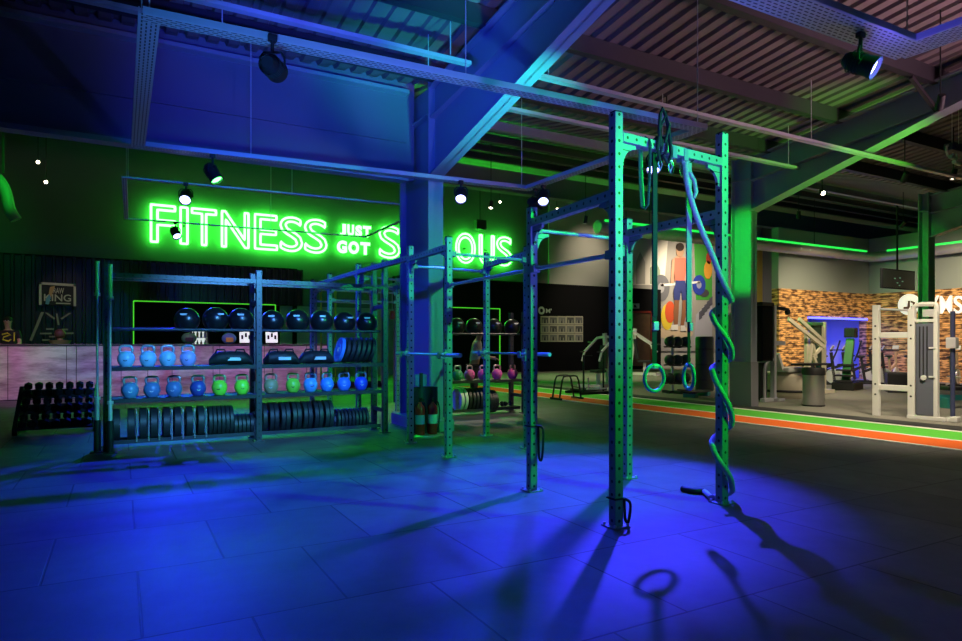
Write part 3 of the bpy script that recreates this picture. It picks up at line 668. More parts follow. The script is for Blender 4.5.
# battle rope winding round the post
x, y, _ = bxp(685, 0)
Rd, Fd = Vector((CS,-SN,0)), Vector((SN,CS,0)); pc = Vector((P2[0],P2[1],0))
pts = []
for px, py, Y in ((685,163,3.90),(686,176,3.88),(689,192,3.87),(695,212,3.86),(703,233,3.86),(712,254,3.86),(720,275,3.86)):
    X = on_y(px, Y); pts.append(Vector((X, Y, z_of(py, X, Y))))
ctrl = [(1.80,0),(1.646,.5),(1.277,1),(1.163,1.5),(.688,2),(.504,2.5),(.117,3)]
def zrev(k):
    for (z0,k0),(z1,k1) in zip(ctrl, ctrl[1:]):
        if k <= k1: return z0+(z1-z0)*(k-k0)/(k1-k0)
    return .03
for i in range(0, 72):
    k = i/24; ph = 2*PI*k
    pts.append(pc+(Rd*math.cos(ph)+Fd*math.sin(ph))*.083+Vector((0,0,zrev(k))))
for a2, z in ((2*PI*3+.2,.10),(2*PI*3+.9,.06),(2*PI*3+1.6,.035),(2*PI*3+2.3,.03)): pts.append(pc+(Rd*math.cos(a2)+Fd*math.sin(a2))*.10+Vector((0,0,z)))
pts += [Vector((*floor_at(704,494.5), .028)), Vector((*floor_at(694,494), .028)), Vector((*floor_at(682,491.5), .028))]
t = thing('battle_rope', 'thick pale rope wound round the rig post down to the floor', 'rope', (x, y, 0))
o0 = Vector((x, y, 0)); sp = [p-o0 for p in catmull(pts, 3)]
MB().tube(sp[:-6], .025, 10).build('rope', M['rope'], t, True)
MB().tube(sp[-7:], .027, 10).build('end_sleeve', M['black'], t, True)
MB().tube([sp[0]+Vector((.022*math.cos(a2),0,.02+.04*math.sin(a2))) for a2 in [2*PI*i/14 for i in range(14)]], .014, 8, closed=True).tube([sp[3]+Vector((.02,-.02,.03)),sp[4]+Vector((.055,-.03,.0)),sp[6]+Vector((.05,-.03,.0)),sp[7]+Vector((.01,-.02,0))], .018, 8).build('eye', M['rope'], t, True)
# ------------------------------------------------------------------ storage racks
def storage_rack(label, xs, y0, y1, ztops, levels, loc=(0,0,0), topbeam=None):
    t = thing('storage_rack', label, 'storage rack', (xs[0], y0, 0))
    X0, Y0 = xs[0], y0
    for x, zt in zip(xs, ztops):
        for y in (y0, y1):
            MB().box((0,0,zt/2), (.08,.08,zt), bev=.005).build('upright', M['rack'], t, loc=(x-X0, y-Y0, 0))
            MB().box((x-X0, y-Y0, .006), (.15,.15,.012)).build('foot_plate', M['rack'], t)
        for z in (.35, min(zt-.25, 2.0)): MB().box((x-X0, (y1-y0)/2, z), (.05, y1-y0-.08, .06)).build('side_brace', M['rack'], t)
    for a, c in zip(xs, xs[1:]):
        for z, kind in levels:
            b = MB(); L = c-a-.08; cx = (a+c)/2-X0
            if kind == 'shelf':
                b.box((cx, (y1-y0)/2, z-.006), (L, y1-y0+.04, .012)); b.box((cx, -.03, z-.022), (L, .02, .05)).box((cx, y1-y0+.03, z-.022), (L, .02, .05))
                b.build('shelf', M['black'], t)
            elif kind == 'rails':
                for s in (.1, .36): b.cyl((cx-L/2, s, z), (cx+L/2, s, z), .019)
                b.build('ball_rail', M['rack'], t)
            elif kind == 'cradle':
                for s in (.09, .39): b.box((cx, s, z), (L, .03, .05))
                b.build('plate_rail', M['rack'], t)
        if topbeam:
            MB().box((0,0,0), (.06,.06,c-a-.08)).build('top_beam', M['rack'], t, loc=((a+c)/2-X0, 0, topbeam), rot=(0, PI/2, 0))
            MB().box((0,0,0), (.05,.05,c-a-.08)).build('top_beam', M['rack'], t, loc=((a+c)/2-X0, y1-y0, topbeam), rot=(0, PI/2, 0))
    return t
RX = (-.16, 1.74, 3.66); RY0, RY1 = 9.74, 10.24; YK = 9.97
ZU, ZL, ZBR, ZP = 1.095, .672, 1.60, .10
storage_rack('tall black two bay weight rack holding balls, kettlebells and plates', RX, RY0, RY1, (2.46, 2.46, 2.74), [(ZU,'shelf'),(ZL,'shelf'),(ZBR,'rails'),(ZP,'cradle')], topbeam=2.3)
R2X = (5.40, 7.16); R2Y0, R2Y1 = 11.1, 11.6; YK2 = 11.33; ZL2 = .69
storage_rack('black weight rack with pink kettlebells beyond the steel column', R2X, R2Y0, R2Y1, (2.05, 2.05), [(1.60,'rails'),(ZL2,'shelf'),(ZP,'cradle')])

# kettlebells: steel competition bell, coloured body and bare handle
def kettlebell(name_mat, col, rough=.35):
    m = mat('paint_'+name_mat, col, rough)
    t = thing('kettlebell', 'x', 'kettlebell', (0,0,0))
    prof = [(0,0),(.062,0),(.068,.006),(.088,.035),(.103,.075),(.107,.105),(.100,.145),(.082,.18),(.055,.203),(.0,.212)]
    MB().lathe(prof, seg=28).build('body', m, t, True)
    P = [(-.062,0,.175),(-.072,0,.205),(-.076,0,.235),(-.068,0,.262),(-.045,0,.276),(0,0,.279),(.045,0,.276),(.068,0,.262),(.076,0,.235),(.072,0,.205),(.062,0,.175)]
    MB().tube(catmull([Vector(p) for p in P], 3), .0165, 12).build('handle', mat('handle_'+name_mat, tuple(.35*c+.25 for c in col), .3, .4), t, True)
    MB().lathe([(0,-.002),(.026,-.002),(.026,.004),(0,.004)], c=(0,-.098,.10), rot=(PI/2-.1,0,0)).build('weight_mark', M['mark'] if sum(col) < 1.2 else M['black'], t, True)
    return t
protos = {}
def put_kb(cname, col, px, Y, z, label, rz=0.0):
    first = cname not in protos
    if first: protos[cname] = kettlebell(cname, col)
    place(protos[cname], first, (on_y(px, Y), Y, z), rz, label)
SKY, LAV, SLATE, NAVY, LIME, OLIVE, AZURE, ROYAL, DEEP = (.30,.62,.80), (.42,.45,.85), (.10,.22,.42), (.05,.07,.35), (.30,.85,.06), (.42,.34,.16), (.12,.40,.80), (.06,.22,.75), (.03,.06,.70)
KBU = [('sky',SKY,126),('sky',SKY,148),('sky',SKY,167.5),('lavender',LAV,188)]
upn = ['nearest the upright barbells','second from the upright barbells','third from the upright barbells','beside the black bags']
for (n, c, px), w2 in zip(KBU, upn): put_kb(n, c, px, YK, ZU, ('pale lavender' if n == 'lavender' else 'pale sky blue')+' kettlebell on the upper shelf, '+w2, random.uniform(-.3,.3))
KBL = [('slate',SLATE,130,'dark slate blue kettlebell at the upright barbell end of the lower shelf'),('slate',SLATE,152,'dark slate blue kettlebell, second along the lower shelf'),('slate',SLATE,174,'slate blue kettlebell, third along the lower shelf'),
 ('navy',NAVY,198,'navy kettlebell between the slate and the lime kettlebells on the lower shelf'),('lime',LIME,219.5,'lime green kettlebell beside the navy kettlebell on the lower shelf'),('lime',LIME,242,'lime green kettlebell beside the middle upright of the rack'),
 ('olive',OLIVE,271,'brownish olive kettlebell just past the middle upright of the rack'),('lime',LIME,293,'lime green kettlebell between the olive and the light blue kettlebells'),('azure',AZURE,310.5,'light blue kettlebell beside a lime green kettlebell on the lower shelf'),
 ('royal',ROYAL,327,'medium blue kettlebell next to the light blue kettlebell on the lower shelf'),('royal',ROYAL,344,'royal blue kettlebell, second from the column end of the lower shelf'),('deep',DEEP,361,'deep blue kettlebell at the column end of the lower shelf')]
for n, c, px, lb in KBL: put_kb(n, c, px, YK, ZL, lb, random.uniform(-.3,.3))
PINK, GRN = (.75,.10,.42), (.05,.28,.16)
for n, c, px, lb in [('forest',GRN,457.5,'dark green kettlebell on the second rack beside the steel column'),('pink',PINK,469.5,'pink kettlebell beside the dark green kettlebell on the second rack'),('pink',PINK,483,'pink kettlebell half hidden by a dark rig post on the second rack'),
                     ('pink',PINK,497,'pink kettlebell under the green light strip on the second rack'),('pink',PINK,512.5,'pink kettlebell at the far end of the second rack')]: put_kb(n, c, px, YK2, ZL2, lb, random.uniform(-.2,.4))

# slam balls
pb = None
for i, px in enumerate((187, 215.5, 241, 272.5, 297.5, 321.5, 344.5, 366.5)):
    x = on_y(px, YK); r = .176 if i in (1,2,4,5) else .168
    lb = 'black slam ball on the top rails, '+['at the upright barbell end','second from the upright barbells','next to the middle upright on the barbell side','just past the middle upright','second past the middle upright','third past the middle upright','second from the end post by the column','against the end post by the column'][i]
    t = thing('slam_ball', lb, 'slam ball', (x, RY0+.23, ZBR+.019+math.sqrt(max(0, r*r-.13**2))+.012), random.uniform(-.4,.4))
    MB().sphere((0,0,0), r, seg=32).lathe([(r+.0015,-.012),(r+.003,0),(r+.0015,.012)], seg=32, rot=(.5,.2,0)).build('ball', M['ball'], t, True)
    MB().prism([(-.04,.06),(.04,.06),(.045,.085),(-.045,.085)], 'y', -r-.001, -r*.8).build('printed_band', M['mark'], t)

for px, w2 in ((456.5,'next to the steel column'),(474,'behind the green post'),(494,'behind the thin light strip'),(512,'at the far end')):
    t = thing('slam_ball', 'black slam ball on the second weight rack, '+w2, 'slam ball', (on_y(px,YK2), R2Y0+.23, 1.6+.019+math.sqrt(.17**2-.13**2)+.012))
    MB().sphere((0,0,0), .17, seg=28).build('ball', M['ball'], t, True); MB().prism([(-.04,.06),(.04,.06),(.045,.085),(-.045,.085)], 'y', -.171, -.13).build('printed_band', M['mark'], t)

# bumper plates
def plate(dia, th, m, hub='bolt'):
    t = thing('bumper_plate', 'x', 'weight plate', (0,0,0)); r = dia/2
    rot = (0, PI/2, 0)
    MB().lathe([(.026,-th/2),(.09,-th/2),(.095,-th*.36),(r*.78,-th*.36),(r*.82,-th/2),(r-.006,-th/2),(r,-th/2+.006),(r,th/2-.006),(r-.006,th/2),(r*.82,th/2),(r*.78,th*.36),(.095,th*.36),(.09,th/2),(.026,th/2),(.026,-th/2)], rot=rot, seg=36).build('disc', m, t, True)
    MB().lathe([(.025,-th/2-.002),(.045,-th/2-.002),(.045,th/2+.002),(.025,th/2+.002),(.025,-th/2-.002)], rot=rot, seg=20).build('hub', M[hub], t, True)
    return t
pp = {}
def put_plate(kind, dia, th, m, x, y, zbot, label, group=None, lean=0.0):
    first = kind not in pp
    if first: pp[kind] = plate(dia, th, m)
    o = place(pp[kind], first, (x, y, zbot+dia/2), 0, label, group); o.rotation_euler = (0, lean, 0); return o
rb = M['rubber']; z0 = ZP+.026; YP_ = RY0+.24
zc = lambda dia: ZP+.025-dia/2+math.sqrt((dia/2)**2-.13**2) - (dia/2-math.sqrt((dia/2)**2-.13**2))*0
def rest(dia): return ZP+.027+math.sqrt((dia/2)**2-.135**2)-dia/2
g1 = [112.5,131,143,153.5,166,177,188.5,200]
for i, px in enumerate(g1):
    w2 = ['against the end upright','second','third','fourth','fifth','sixth','seventh','eighth'][i]
    put_plate('big', .45, .085, rb, on_y(px+ (4 if i == 0 else 0), YP_), YP_, rest(.45), 'wide black bumper plate in the slotted row, '+(w2 if i == 0 else w2+' from the upright barbells'))
x = on_y(205, YP_)
for i in range(6):
    x += .056; put_plate('mid', .44, .05, rb, x, YP_, rest(.44), 'narrow black bumper plate packed after the slotted row, %s of six' % ORD[i])
x += .06
for i in range(5):
    put_plate('small', .33, .05, rb, x+.056*i, YP_, rest(.33), 'small black plate beside the foot of the middle upright, %s of five' % ORD[i])
x = RX[1]+.10
for i in range(13):
    put_plate('big2', .45, .062, rb, x+.082*i+(.014 if i % 2 else 0), YP_, rest(.45), 'black bumper plate in the tall packed row past the middle upright, %s along' % ORD[i])
x = x+.082*13+.05
for i in range(9):
    if x+.057*i < RX[2]-.08: put_plate('small2', .33, .045, rb, x+.057*i, YP_, rest(.33), 'small black plate after the tall packed row, %s along' % ORD[i])
# dividers of the slotted row
rk = bpy.data.objects['storage_rack']
for px in g1[1:]:
    xx = on_y(px, YP_)+.062
    MB().tube([(xx-RX[0],.03,ZP),(xx-RX[0],.03,.47),(xx-RX[0],.06,.5),(xx-RX[0],.42,.5),(xx-RX[0],.45,.47),(xx-RX[0],.45,ZP)], .008, 6).build('divider', M['galv'], rk)
# plates leaning on the upper shelf: a blue one then black ones
blue_plate = mat('blue_rubber', (.06,.22,.62), .4)
for i in range(8):
    Xp = on_y(337, YK)+.045+.082*i
    if Xp > RX[2]-.13: break
    put_plate('blue' if i == 0 else 'lean', .40, .055, blue_plate if i == 0 else rb, Xp, YK, ZU+.012, 'blue bumper plate leaning on the upper shelf' if i == 0 else 'black bumper plate leaning on the upper shelf, %s behind the blue one' % ORD[i-1], None, math.radians(13))
# plates on the second rack
YP2 = R2Y0+.24
x = on_y(458, YP2)
for i in range(11):
    if i < 2: put_plate('white', .45, .07, mat('white_rubber', (.62,.64,.7), .5), x+.09*i, YP2, rest(.45), 'white bumper plate on the second rack, '+('beside the steel column' if i == 0 else 'against the black plates'))
    else: put_plate('low', .45 if i < 8 else .33, .062, rb, x+.18+.082*(i-2)-.02*max(0,i-7), YP2, rest(.45 if i < 8 else .33) if i < 8 else rest(.45), 'black bumper plate on the second rack, %s from the white plates' % ORD[i-2])
# small collars and hex dumbbells lying at the end of the second rack
for i in range(2):
    t = thing('dumbbell', 'small dumbbell lying at the end of the second rack, '+('beside the plates' if i == 0 else 'outermost'), 'dumbbell', (R2X[1]-.46+.2*i, R2Y0+.2, ZP+.09), .3)
    MB().cyl((-.06,0,0),(.06,0,0),.016).build('handle', M['chrome'], t, True)
    for s in (-1,1): MB().cyl((s*.06,0,0),(s*.10,0,0),.05,seg=6).build('head', M['rubber'], t)
MB().box((R2X[1]-.35-R2X[0],.24,ZP+.03),(.6,.38,.012)).build('tray', M['black'], bpy.data.objects['storage_rack.001'])
# rolled mats and black bags on the upper shelf
def bag(px0, px1, label, seed):
    rnd = random.Random(seed); xa, xb2 = on_y(px0, YK), on_y(px1, YK); L = xb2-xa
    t = thing('sandbag', label, 'sandbag', ((xa+xb2)/2, YK, ZU))
    b = MB(); pts = [(-L/2+L*i/10, rnd.uniform(-.02,.02), .105+rnd.uniform(-.012,.012)) for i in range(11)]
    tm = bmesh.new(); rings = []
    for i, p in enumerate(pts):
        u = abs(i-5)/5; r = .105*(1-u**5*.55)
        rings.append([tm.verts.new((p[0], p[1]+1.25*r*math.cos(2*PI*k/14)*(1+rnd.uniform(-.05,.05)), max(.001, r*1.0+(r*.95)*math.sin(2*PI*k/14)*(1+rnd.uniform(-.06,.06))))) for k in range(14)])
    for A, B2 in zip(rings, rings[1:]):
        for k in range(14): tm.faces.new((A[k], A[(k+1)%14], B2[(k+1)%14], B2[k]))
    tm.faces.new(rings[0][::-1]); tm.faces.new(rings[-1]); bmesh.ops.recalc_face_normals(tm, faces=tm.faces[:]); b._in(tm)
    b.build('body', M['black'], t, True)
    for s in (-.25, .2):
        MB().tube([(s*L-.07,-.06,.17),(s*L-.05,-.09,.225),(s*L+.05,-.09,.225),(s*L+.07,-.06,.17)], .012, 8).build('grab_handle', M['strap'], t, True)
    MB().box((.05*L,-.128,.09),(.18,.012,.045)).build('printed_patch', M['mark'], t)
bag(209,252,'black sandbag with pale patch on the upper shelf beside the lavender kettlebell',1)
bag(264,298,'black sandbag on the upper shelf just past the middle upright',2)
bag(299,333,'black sandbag on the upper shelf beside the blue plate',3)

# upright barbells in floor holders at the end of the rack
for px, Y, zz0, lb in ((97.3, 9.72, .27, 'barbell standing upright outside the end of the weight rack'), (110.2, 9.56, .22, 'barbell standing upright in front of the end upright of the weight rack')):
    x = on_y(px, Y)
    barbell(lb, (x, Y, zz0+1.1), (0,0,1), None)
    t = thing('barbell_holder', 'black floor tube holding the '+lb.replace('barbell standing upright','barbell'), 'holder', (x, Y, 0))
    MB().box((0,0,.008), (.16,.16,.016)).build('base', M['black'], t); MB().lathe([(.03,.016),(.04,.016),(.04,.42),(.03,.42),(.03,.26),(0,.26)]).build('socket', M['black'], t, True)

# ------------------------------------------------------------------ dumbbell rack by the counter
fx0, fy = floor_at(16, 434); 
t = thing('dumbbell_rack', 'low sloping three tier dumbbell rack in front of the counter', 'dumbbell rack', (-1.45, 12.1, 0))
DW = 1.12
for s in (0.03, DW-.03):
    MB().prism([(0,0),(.10,0),(.95,.62),(.95,.70),(.86,.70),(0,.10)], 'x', s-.03, s+.03).prism([(.80,0),(.95,0),(.95,.66),(.86,.62)], 'x', s-.03, s+.03).prism([(0,0),(.95,0),(.95,.05),(0,.05)], 'x', s-.03, s+.03).build('side_frame', mat('lime_trim', (.12,.42,.04), .45) if s > .5 else M['black'], t)
MB().box((.12, .08, .12), (.12, .03, .16), bev=.01).build('end_badge', mat('lime_trim', (.12,.42,.04), .45), t)
tiers = [(.12,.14),(.42,.36),(.72,.58)]
for y, z in tiers:
    MB().box((DW/2, y, z), (DW-.12, .24, .025), rot=(.5,0,0)).build('tier_shelf', M['black'], t)
dp = None
for k, (y, z) in enumerate(tiers):
    for i in range(7):
        xx = -1.45+.13+.143*i
        if dp is None:
            dp = thing('dumbbell', 'x', 'dumbbell', (0,0,0))
            MB().cyl((0,-.07,0),(0,.07,0),.016).build('handle', M['dbl'], dp, True)
            for s in (-1,1): MB().cyl((0,s*.065,0),(0,s*.125,0),.062,seg=6).build('head', M['dbl'], dp)
            first = True
        else: first = False
        o = place(dp, first, (xx, 12.1+y-.035, z+.082), 0, 'black hex dumbbell on the %s tier of the sloping rack, %s from its badge end' % (('lowest','middle','top')[k], ORD[i])); o.rotation_euler = (.5, 0, 0)

# ------------------------------------------------------------------ fire extinguishers beside the column
cx, cy = 4.06, 9.02
t = thing('extinguisher_stand', 'black curved stand holding two red fire extinguishers by the column', 'stand', (cx, cy, 0))
arc = [(.24*math.cos(a2), .24*math.sin(a2)) for a2 in [math.radians(20+140*i/14) for i in range(15)]]
MB().prism(arc+[(.92*p[0], .92*p[1]) for p in arc[::-1]], 'z', .03, .74).build('back_panel', mat('stand_black', (.02,.02,.035), .35), t, True)
MB().lathe([(0,0),(.255,0),(.26,.02),(.25,.035),(.235,.03),(0,.03)]).build('base_tray', mat('tray_alu', (.5,.5,.52), .35, .6), t, True)
MB().box((0,.215,.84), (.2,.012,.18), bev=.01).build('sign_plate', mat('sign_blue', (.16,.2,.4), .4), t)
MB().box((0,.20,.84), (.05,.02,.22)).build('sign_post', M['black'], t)
for s, lb in ((-1,'red fire extinguisher in the curved stand, on the weight rack side'), (1,'red fire extinguisher in the curved stand, on the column side')):
    e = thing('fire_extinguisher', lb, 'fire extinguisher', (cx+s*.105, cy+.01, .03), -s*.3)
    MB().lathe([(0,0),(.068,0),(.075,.012),(.075,.38),(.068,.42),(.03,.465),(.022,.49),(0,.49)]).build('cylinder', M['red'], e, True)
    MB().lathe([(.0765,.16),(.0765,.30)], seg=24).build('instruction_label', M['mark'] if s > 0 else mat('label_blue', (.2,.25,.6), .5), e, True)
    MB().cyl((0,0,.485),(0,0,.53),.018).box((0,-.045,.545),(.02,.12,.012)).box((0,-.045,.525),(.02,.11,.01),rot=(.15,0,0)).build('valve_lever', M['black'], e)
    MB().tube(catmull([Vector(p) for p in ((.02,0,.50),(.08,-.02,.48),(.10,-.04,.36),(.095,-.04,.2),(.085,-.03,.1))], 4), .011, 8).build('hose', M['black'], e, True)
    MB().cyl((.085,-.03,.11),(.08,-.03,.02),.014,.026).build('nozzle', M['black'], e, True)
# ------------------------------------------------------------------ wall graphics
# framed board with a name, on the ribbed wall behind the counter
YG = YB-.1
def flat(mb_pts, m, name, parent, y, th=.02):
    return MB().prism([(on_y(p[0], y), z_of(p[1], on_y(p[0], y), y)) for p in mb_pts], 'y', y-th, y).build(name, m, parent)
lamp('board_light', 'SPOT', (.0, 24.2, 7.0), 260, WARM, (on_y(56,YG), YG, 2.6), .05, 26, .8)
boardm = mat('board_print', (.50,.47,.42), .7)
t = thing('framed_sign', 'framed black board with pale lettering and border on the ribbed wall', 'sign', (0,0,0))
flat([(39,282),(76,284.5),(76,306),(39,305)], M['black'], 'board', t, YG, .03)
for q in ([(39,282),(76,284.2),(76,286.6),(39,284.4)], [(39,282),(41.6,282.2),(41.6,305),(39,305)], [(73.6,284.2),(76,284.4),(76,306.4),(73.6,306.2)]): flat(q, boardm, 'border', t, YG-.03)
def wtext(body, px0, px1, py0, py1, y, m, name, parent):
    xa, xb2 = on_y(px0, y), on_y(px1, y); xm = (px0+px1)/2
    return text_mesh(name, body, m, xa, xb2, z_of(py1, on_y(xm, y), y), z_of(py0, on_y(xm, y), y), y, parent, extrude=.012, bold=.012)
wtext('KING', 44, 71, 294.3, 301.3, YG-.04, boardm, 'lettering', t)
wtext('RAW', 53.5, 64, 287.8, 293.5, YG-.04, boardm, 'lettering', t)
flat([(56,302.6),(70.5,303),(70.5,304.3),(56,303.8)], boardm, 'small_print', t, YG-.03)
flat([(50,287),(55,286),(53,292),(51,297),(48,298)], mat('print_tan', (.5,.3,.15), .7), 'printed_figure', t, YG-.04)
flat([(46,299),(49.5,294),(51,298),(48.5,304.5),(45.5,304)], mat('print_blue', (.12,.3,.5), .7), 'printed_figure', t, YG-.045)
t = thing('wall_graphic', 'pale chalk like line drawing and small words on the dark wall above the counter', 'wall graphic', (0,0,0))
for q in ([(41,312),(44,312.3),(32,341),(29.4,340.4)], [(44.5,312.5),(47.5,312.8),(55.5,318.2),(54,319.6)], [(69,312.8),(71.5,313),(62,319.6),(60.5,318.4)], [(55.8,313.5),(57.5,313.5),(59.6,325),(57.6,325)]): flat(q, mat('chalk', (.32,.28,.27), .8), 'stroke', t, YG-.02)
wtext('EST 2019', 46, 67.5, 327.5, 330.5, YG-.02, mat('chalk', (.32,.28,.27), .8), 'lettering', t) if False else None
for a2, b2, y2 in ((46,54,329),(62,68,329.5),(40,52,333.5),(55,74,333.3),(49,58,336.6),(42,50,340)):
    flat([(a2,y2-.8),(b2,y2-.8),(b2,y2+.8),(a2,y2+.8)], mat('chalk', (.32,.28,.27), .8), 'small_print', t, YG-.02)
t = thing('basketball_prop', 'round brown ball shaped prop with a tan dish on the counter top', 'prop', (on_y(60,19.95), 19.95, 1.40))
MB().sphere((0,0,.26), .13, seg=20).build('ball', mat('brown_leather', (.12,.05,.03), .6), t, True); MB().lathe([(0,0),(.2,0),(.26,.10),(.24,.10),(.18,.03),(0,.03)]).lathe([(.06,.03),(.08,.03),(.06,.15),(.04,.15)]).build('dish', mat('tan_dish', (.28,.18,.08), .6), t, True)

# grid of framed pictures on the black wall
YQ = YB-.03
t0 = None
cols, rows_ = 5, 3
px0, px1, py0, py1 = 540.5, 583.0, 316.0, 342.0
k = 0
for r in range(rows_):
    for c in range(cols):
        a2, b2 = px0+(px1-px0)*c/cols, px0+(px1-px0)*(c+1)/cols; u, v = py0+(py1-py0)*r/rows_, py0+(py1-py0)*(r+1)/rows_
        t = thing('picture', 'cream bordered photograph, %s row of the wall grid, %s from the tall rig post' % (('top','middle','bottom')[r], ORD[4-c]), 'picture', (on_y((a2+b2)/2, YQ), YQ, z_of((u+v)/2, on_y((a2+b2)/2, YQ), YQ)))
        Wd = on_y(b2, YQ)-on_y(a2, YQ)-.02; Hd = z_of(u, t.location.x, YQ)-z_of(v, t.location.x, YQ)-.02
        MB().box((0,0,0), (Wd,.03,Hd)).build('border', mat('cream_card', (.56,.52,.42), .8), t)
        rn = random.Random(k)
        MB().box((0,-.018,0), (Wd*.82,.008,Hd*.70)).build('print', mat('print_grey_%d' % (k % 3), (.10+.07*(k % 3),)*3, .7), t)
        x = -Wd*.3
        for j in range(3): MB().prism([(x+j*Wd*.2,-Hd*.33),(x+j*Wd*.2+Wd*.14,-Hd*.33),(x+j*Wd*.2+Wd*.10,rn.uniform(0,Hd*.25)),(x+j*Wd*.2+Wd*.03,rn.uniform(-.05,Hd*.2))], 'y', -.028, -.022).build('pictured_shape', mat('print_dark' if j % 2 else 'print_light', (.03,.03,.03) if j % 2 else (.42,.40,.34), .7), t)
        k += 1
t = thing('wall_logo', 'small pale round emblem and letter above the grid of pictures', 'logo', (0,0,0))
MB().lathe([(.10,-.01),(.2,-.01),(.2,.01),(.10,.01),(.10,-.01)], c=(on_y(541.5,YQ), YQ, z_of(310.5, on_y(541.5,YQ), YQ)), rot=(PI/2,0,0)).build('disc', M['mark'], t)
wtext("M'", 546, 551.5, 308.5, 313, YQ, M['mark'], 'lettering', t)
# doorway with red frame and an exit sign in the dark block
YD = YB-.04
t = thing('door_frame', 'red door frame at the end of the black block below the exit plate', 'door frame', (0,0,0))
for q in ([(630,311),(652,311),(652,313),(630,313)], [(650,311),(652.2,311),(652.2,366),(650,366)]): flat(q, mat('red_paint', (.45,.05,.03), .5), 'frame_bar', t, YD, .08)
t = thing('door_panel', 'brown door leaf inside the red frame', 'door', (0,0,0)); flat([(630,313),(650,313),(650,366),(630,366)], mat('brown_wood', (.22,.12,.06), .6, noise=.4, nscale=3), 'leaf', t, YD, .04)
t = thing('exit_sign', 'small pale pictogram plate above the red door frame', 'sign', (0,0,0)); flat([(632.5,303.5),(639,303.5),(639,308.5),(632.5,308.5)], mat('sign_pale', (.45,.5,.48), .5), 'plate', t, YD, .03)
flat([(634,304.8),(635.5,304.8),(637,307.6),(634,307.6)], M['black'], 'pictogram', t, YD-.03, .01)

# mural of a weightlifter
YM = 28.05
t = thing('wall_mural', 'large wall mural of a weightlifter standing over a loaded bar', 'mural', (0,0,0))
def mur(pts, col, name, lay):
    flat(pts, mat('mural_%02x%02x%02x' % tuple(int(c*255) for c in col), col, .8), name, t, YM-.012*lay, .01)
def ell(cx, cy, rx, ry, n=20, a0=0): return [(cx+rx*math.cos(2*PI*i/n+a0), cy+ry*math.sin(2*PI*i/n+a0)) for i in range(n)]
mur([(615,238),(767,238),(767,351),(615,351)], (.36,.35,.33), 'ground', 0)
mur([(618,239),(668,239),(664,285),(618,285)], (.80,.77,.70), 'bright_patch', 1)
mur([(694,240),(712,240),(712,300),(696,300)], (.06,.36,.05), 'green_panel', 1)
mur([(735,240),(767,240),(767,320),(735,330)], (.70,.55,.10), 'yellow_panel', 1)
mur([(650,322),(712,322),(712,351),(650,351)], (.40,.39,.40), 'pale_floor', 1)
mur(ell(675,333,18,7), (.66,.52,.36), 'sand', 2)
mur([(696,315),(712,297),(712,345),(694,345)], (.45,.46,.55), 'pale_block', 2)
mur(ell(667,317,6,13), (.80,.60,.04), 'yellow_plate', 3); mur(ell(670,312,5,11), (.70,.10,.03), 'red_plate', 4)
for i in range(5): mur([(699+i*2.6,312-i*3.4),(702+i*2.6,310-i*3.4),(702+i*2.6,318-i*3.4),(699+i*2.6,320-i*3.4)], (.10,.10,.14), 'dark_step', 4)
mur(ell(708,270,4,9), (.75,.35,.04), 'orange_plate', 3)
mur(ell(661,288,8.5,13.5), (.14,.145,.17), 'grey_plate', 4); mur(ell(699,285,6.5,10), (.02,.05,.40), 'blue_plate', 4)
mur([(661,284),(700,281),(700,283),(661,286.5)], (.75,.75,.75), 'bar', 5)
mur(ell(680,247,4.0,4.2), (.03,.02,.015), 'hair', 6); mur(ell(661,288,3.2,5), (.35,.36,.40), 'plate_hub', 5); mur(ell(699,285,2.4,3.6), (.30,.33,.5), 'plate_hub', 5)
mur([(636,262),(640,252),(645,262),(645,284),(636,284)], (.45,.43,.40), 'far_figure', 2); mur([(650,268),(656,262),(660,270),(660,284),(650,284)], (.30,.38,.28), 'far_figure', 2)
mur([(690,258),(694,255),(694,290),(690,292)], (.30,.29,.28), 'rack_post', 2); mur(ell(704,293,5,4), (.06,.06,.07), 'dark_plate', 3); mur(ell(709,258,3,6), (.45,.05,.03), 'red_patch', 3)
mur(ell(680,251.5,3.8,6), (.45,.27,.17), 'head', 5)
mur([(672,260),(676,256.5),(684,256.5),(688,260),(690,283),(686.5,284),(686,268),(685,281),(674.5,281),(674.5,268),(673.5,284),(670.5,283)], (.52,.30,.20), 'arms', 5)
mur([(675,258),(685.5,258),(685.8,272),(684.5,280.5),(675,280.5),(674.4,272)], (.62,.16,.11), 'shirt', 6)
mur([(676,280.5),(685,280.5),(688,292),(687,300),(682.5,300),(681,290),(679.5,300),(674,300),(673.5,292)], (.03,.045,.20), 'shorts', 6)
mur([(674.5,300),(679.3,300),(678.5,312),(677.6,325),(674,325),(673.4,312)], (.26,.11,.05), 'leg', 5); mur([(682.5,300),(687,300),(686.6,312),(683.5,326),(680.4,326),(682,312)], (.26,.11,.05), 'leg', 5)
mur([(671.5,325),(678,324.5),(678,330),(670.5,330)], (.80,.78,.75), 'shoe', 6); mur([(680.5,325.5),(684.5,325.5),(686.5,331),(680.5,331)], (.72,.70,.68), 'shoe', 6)
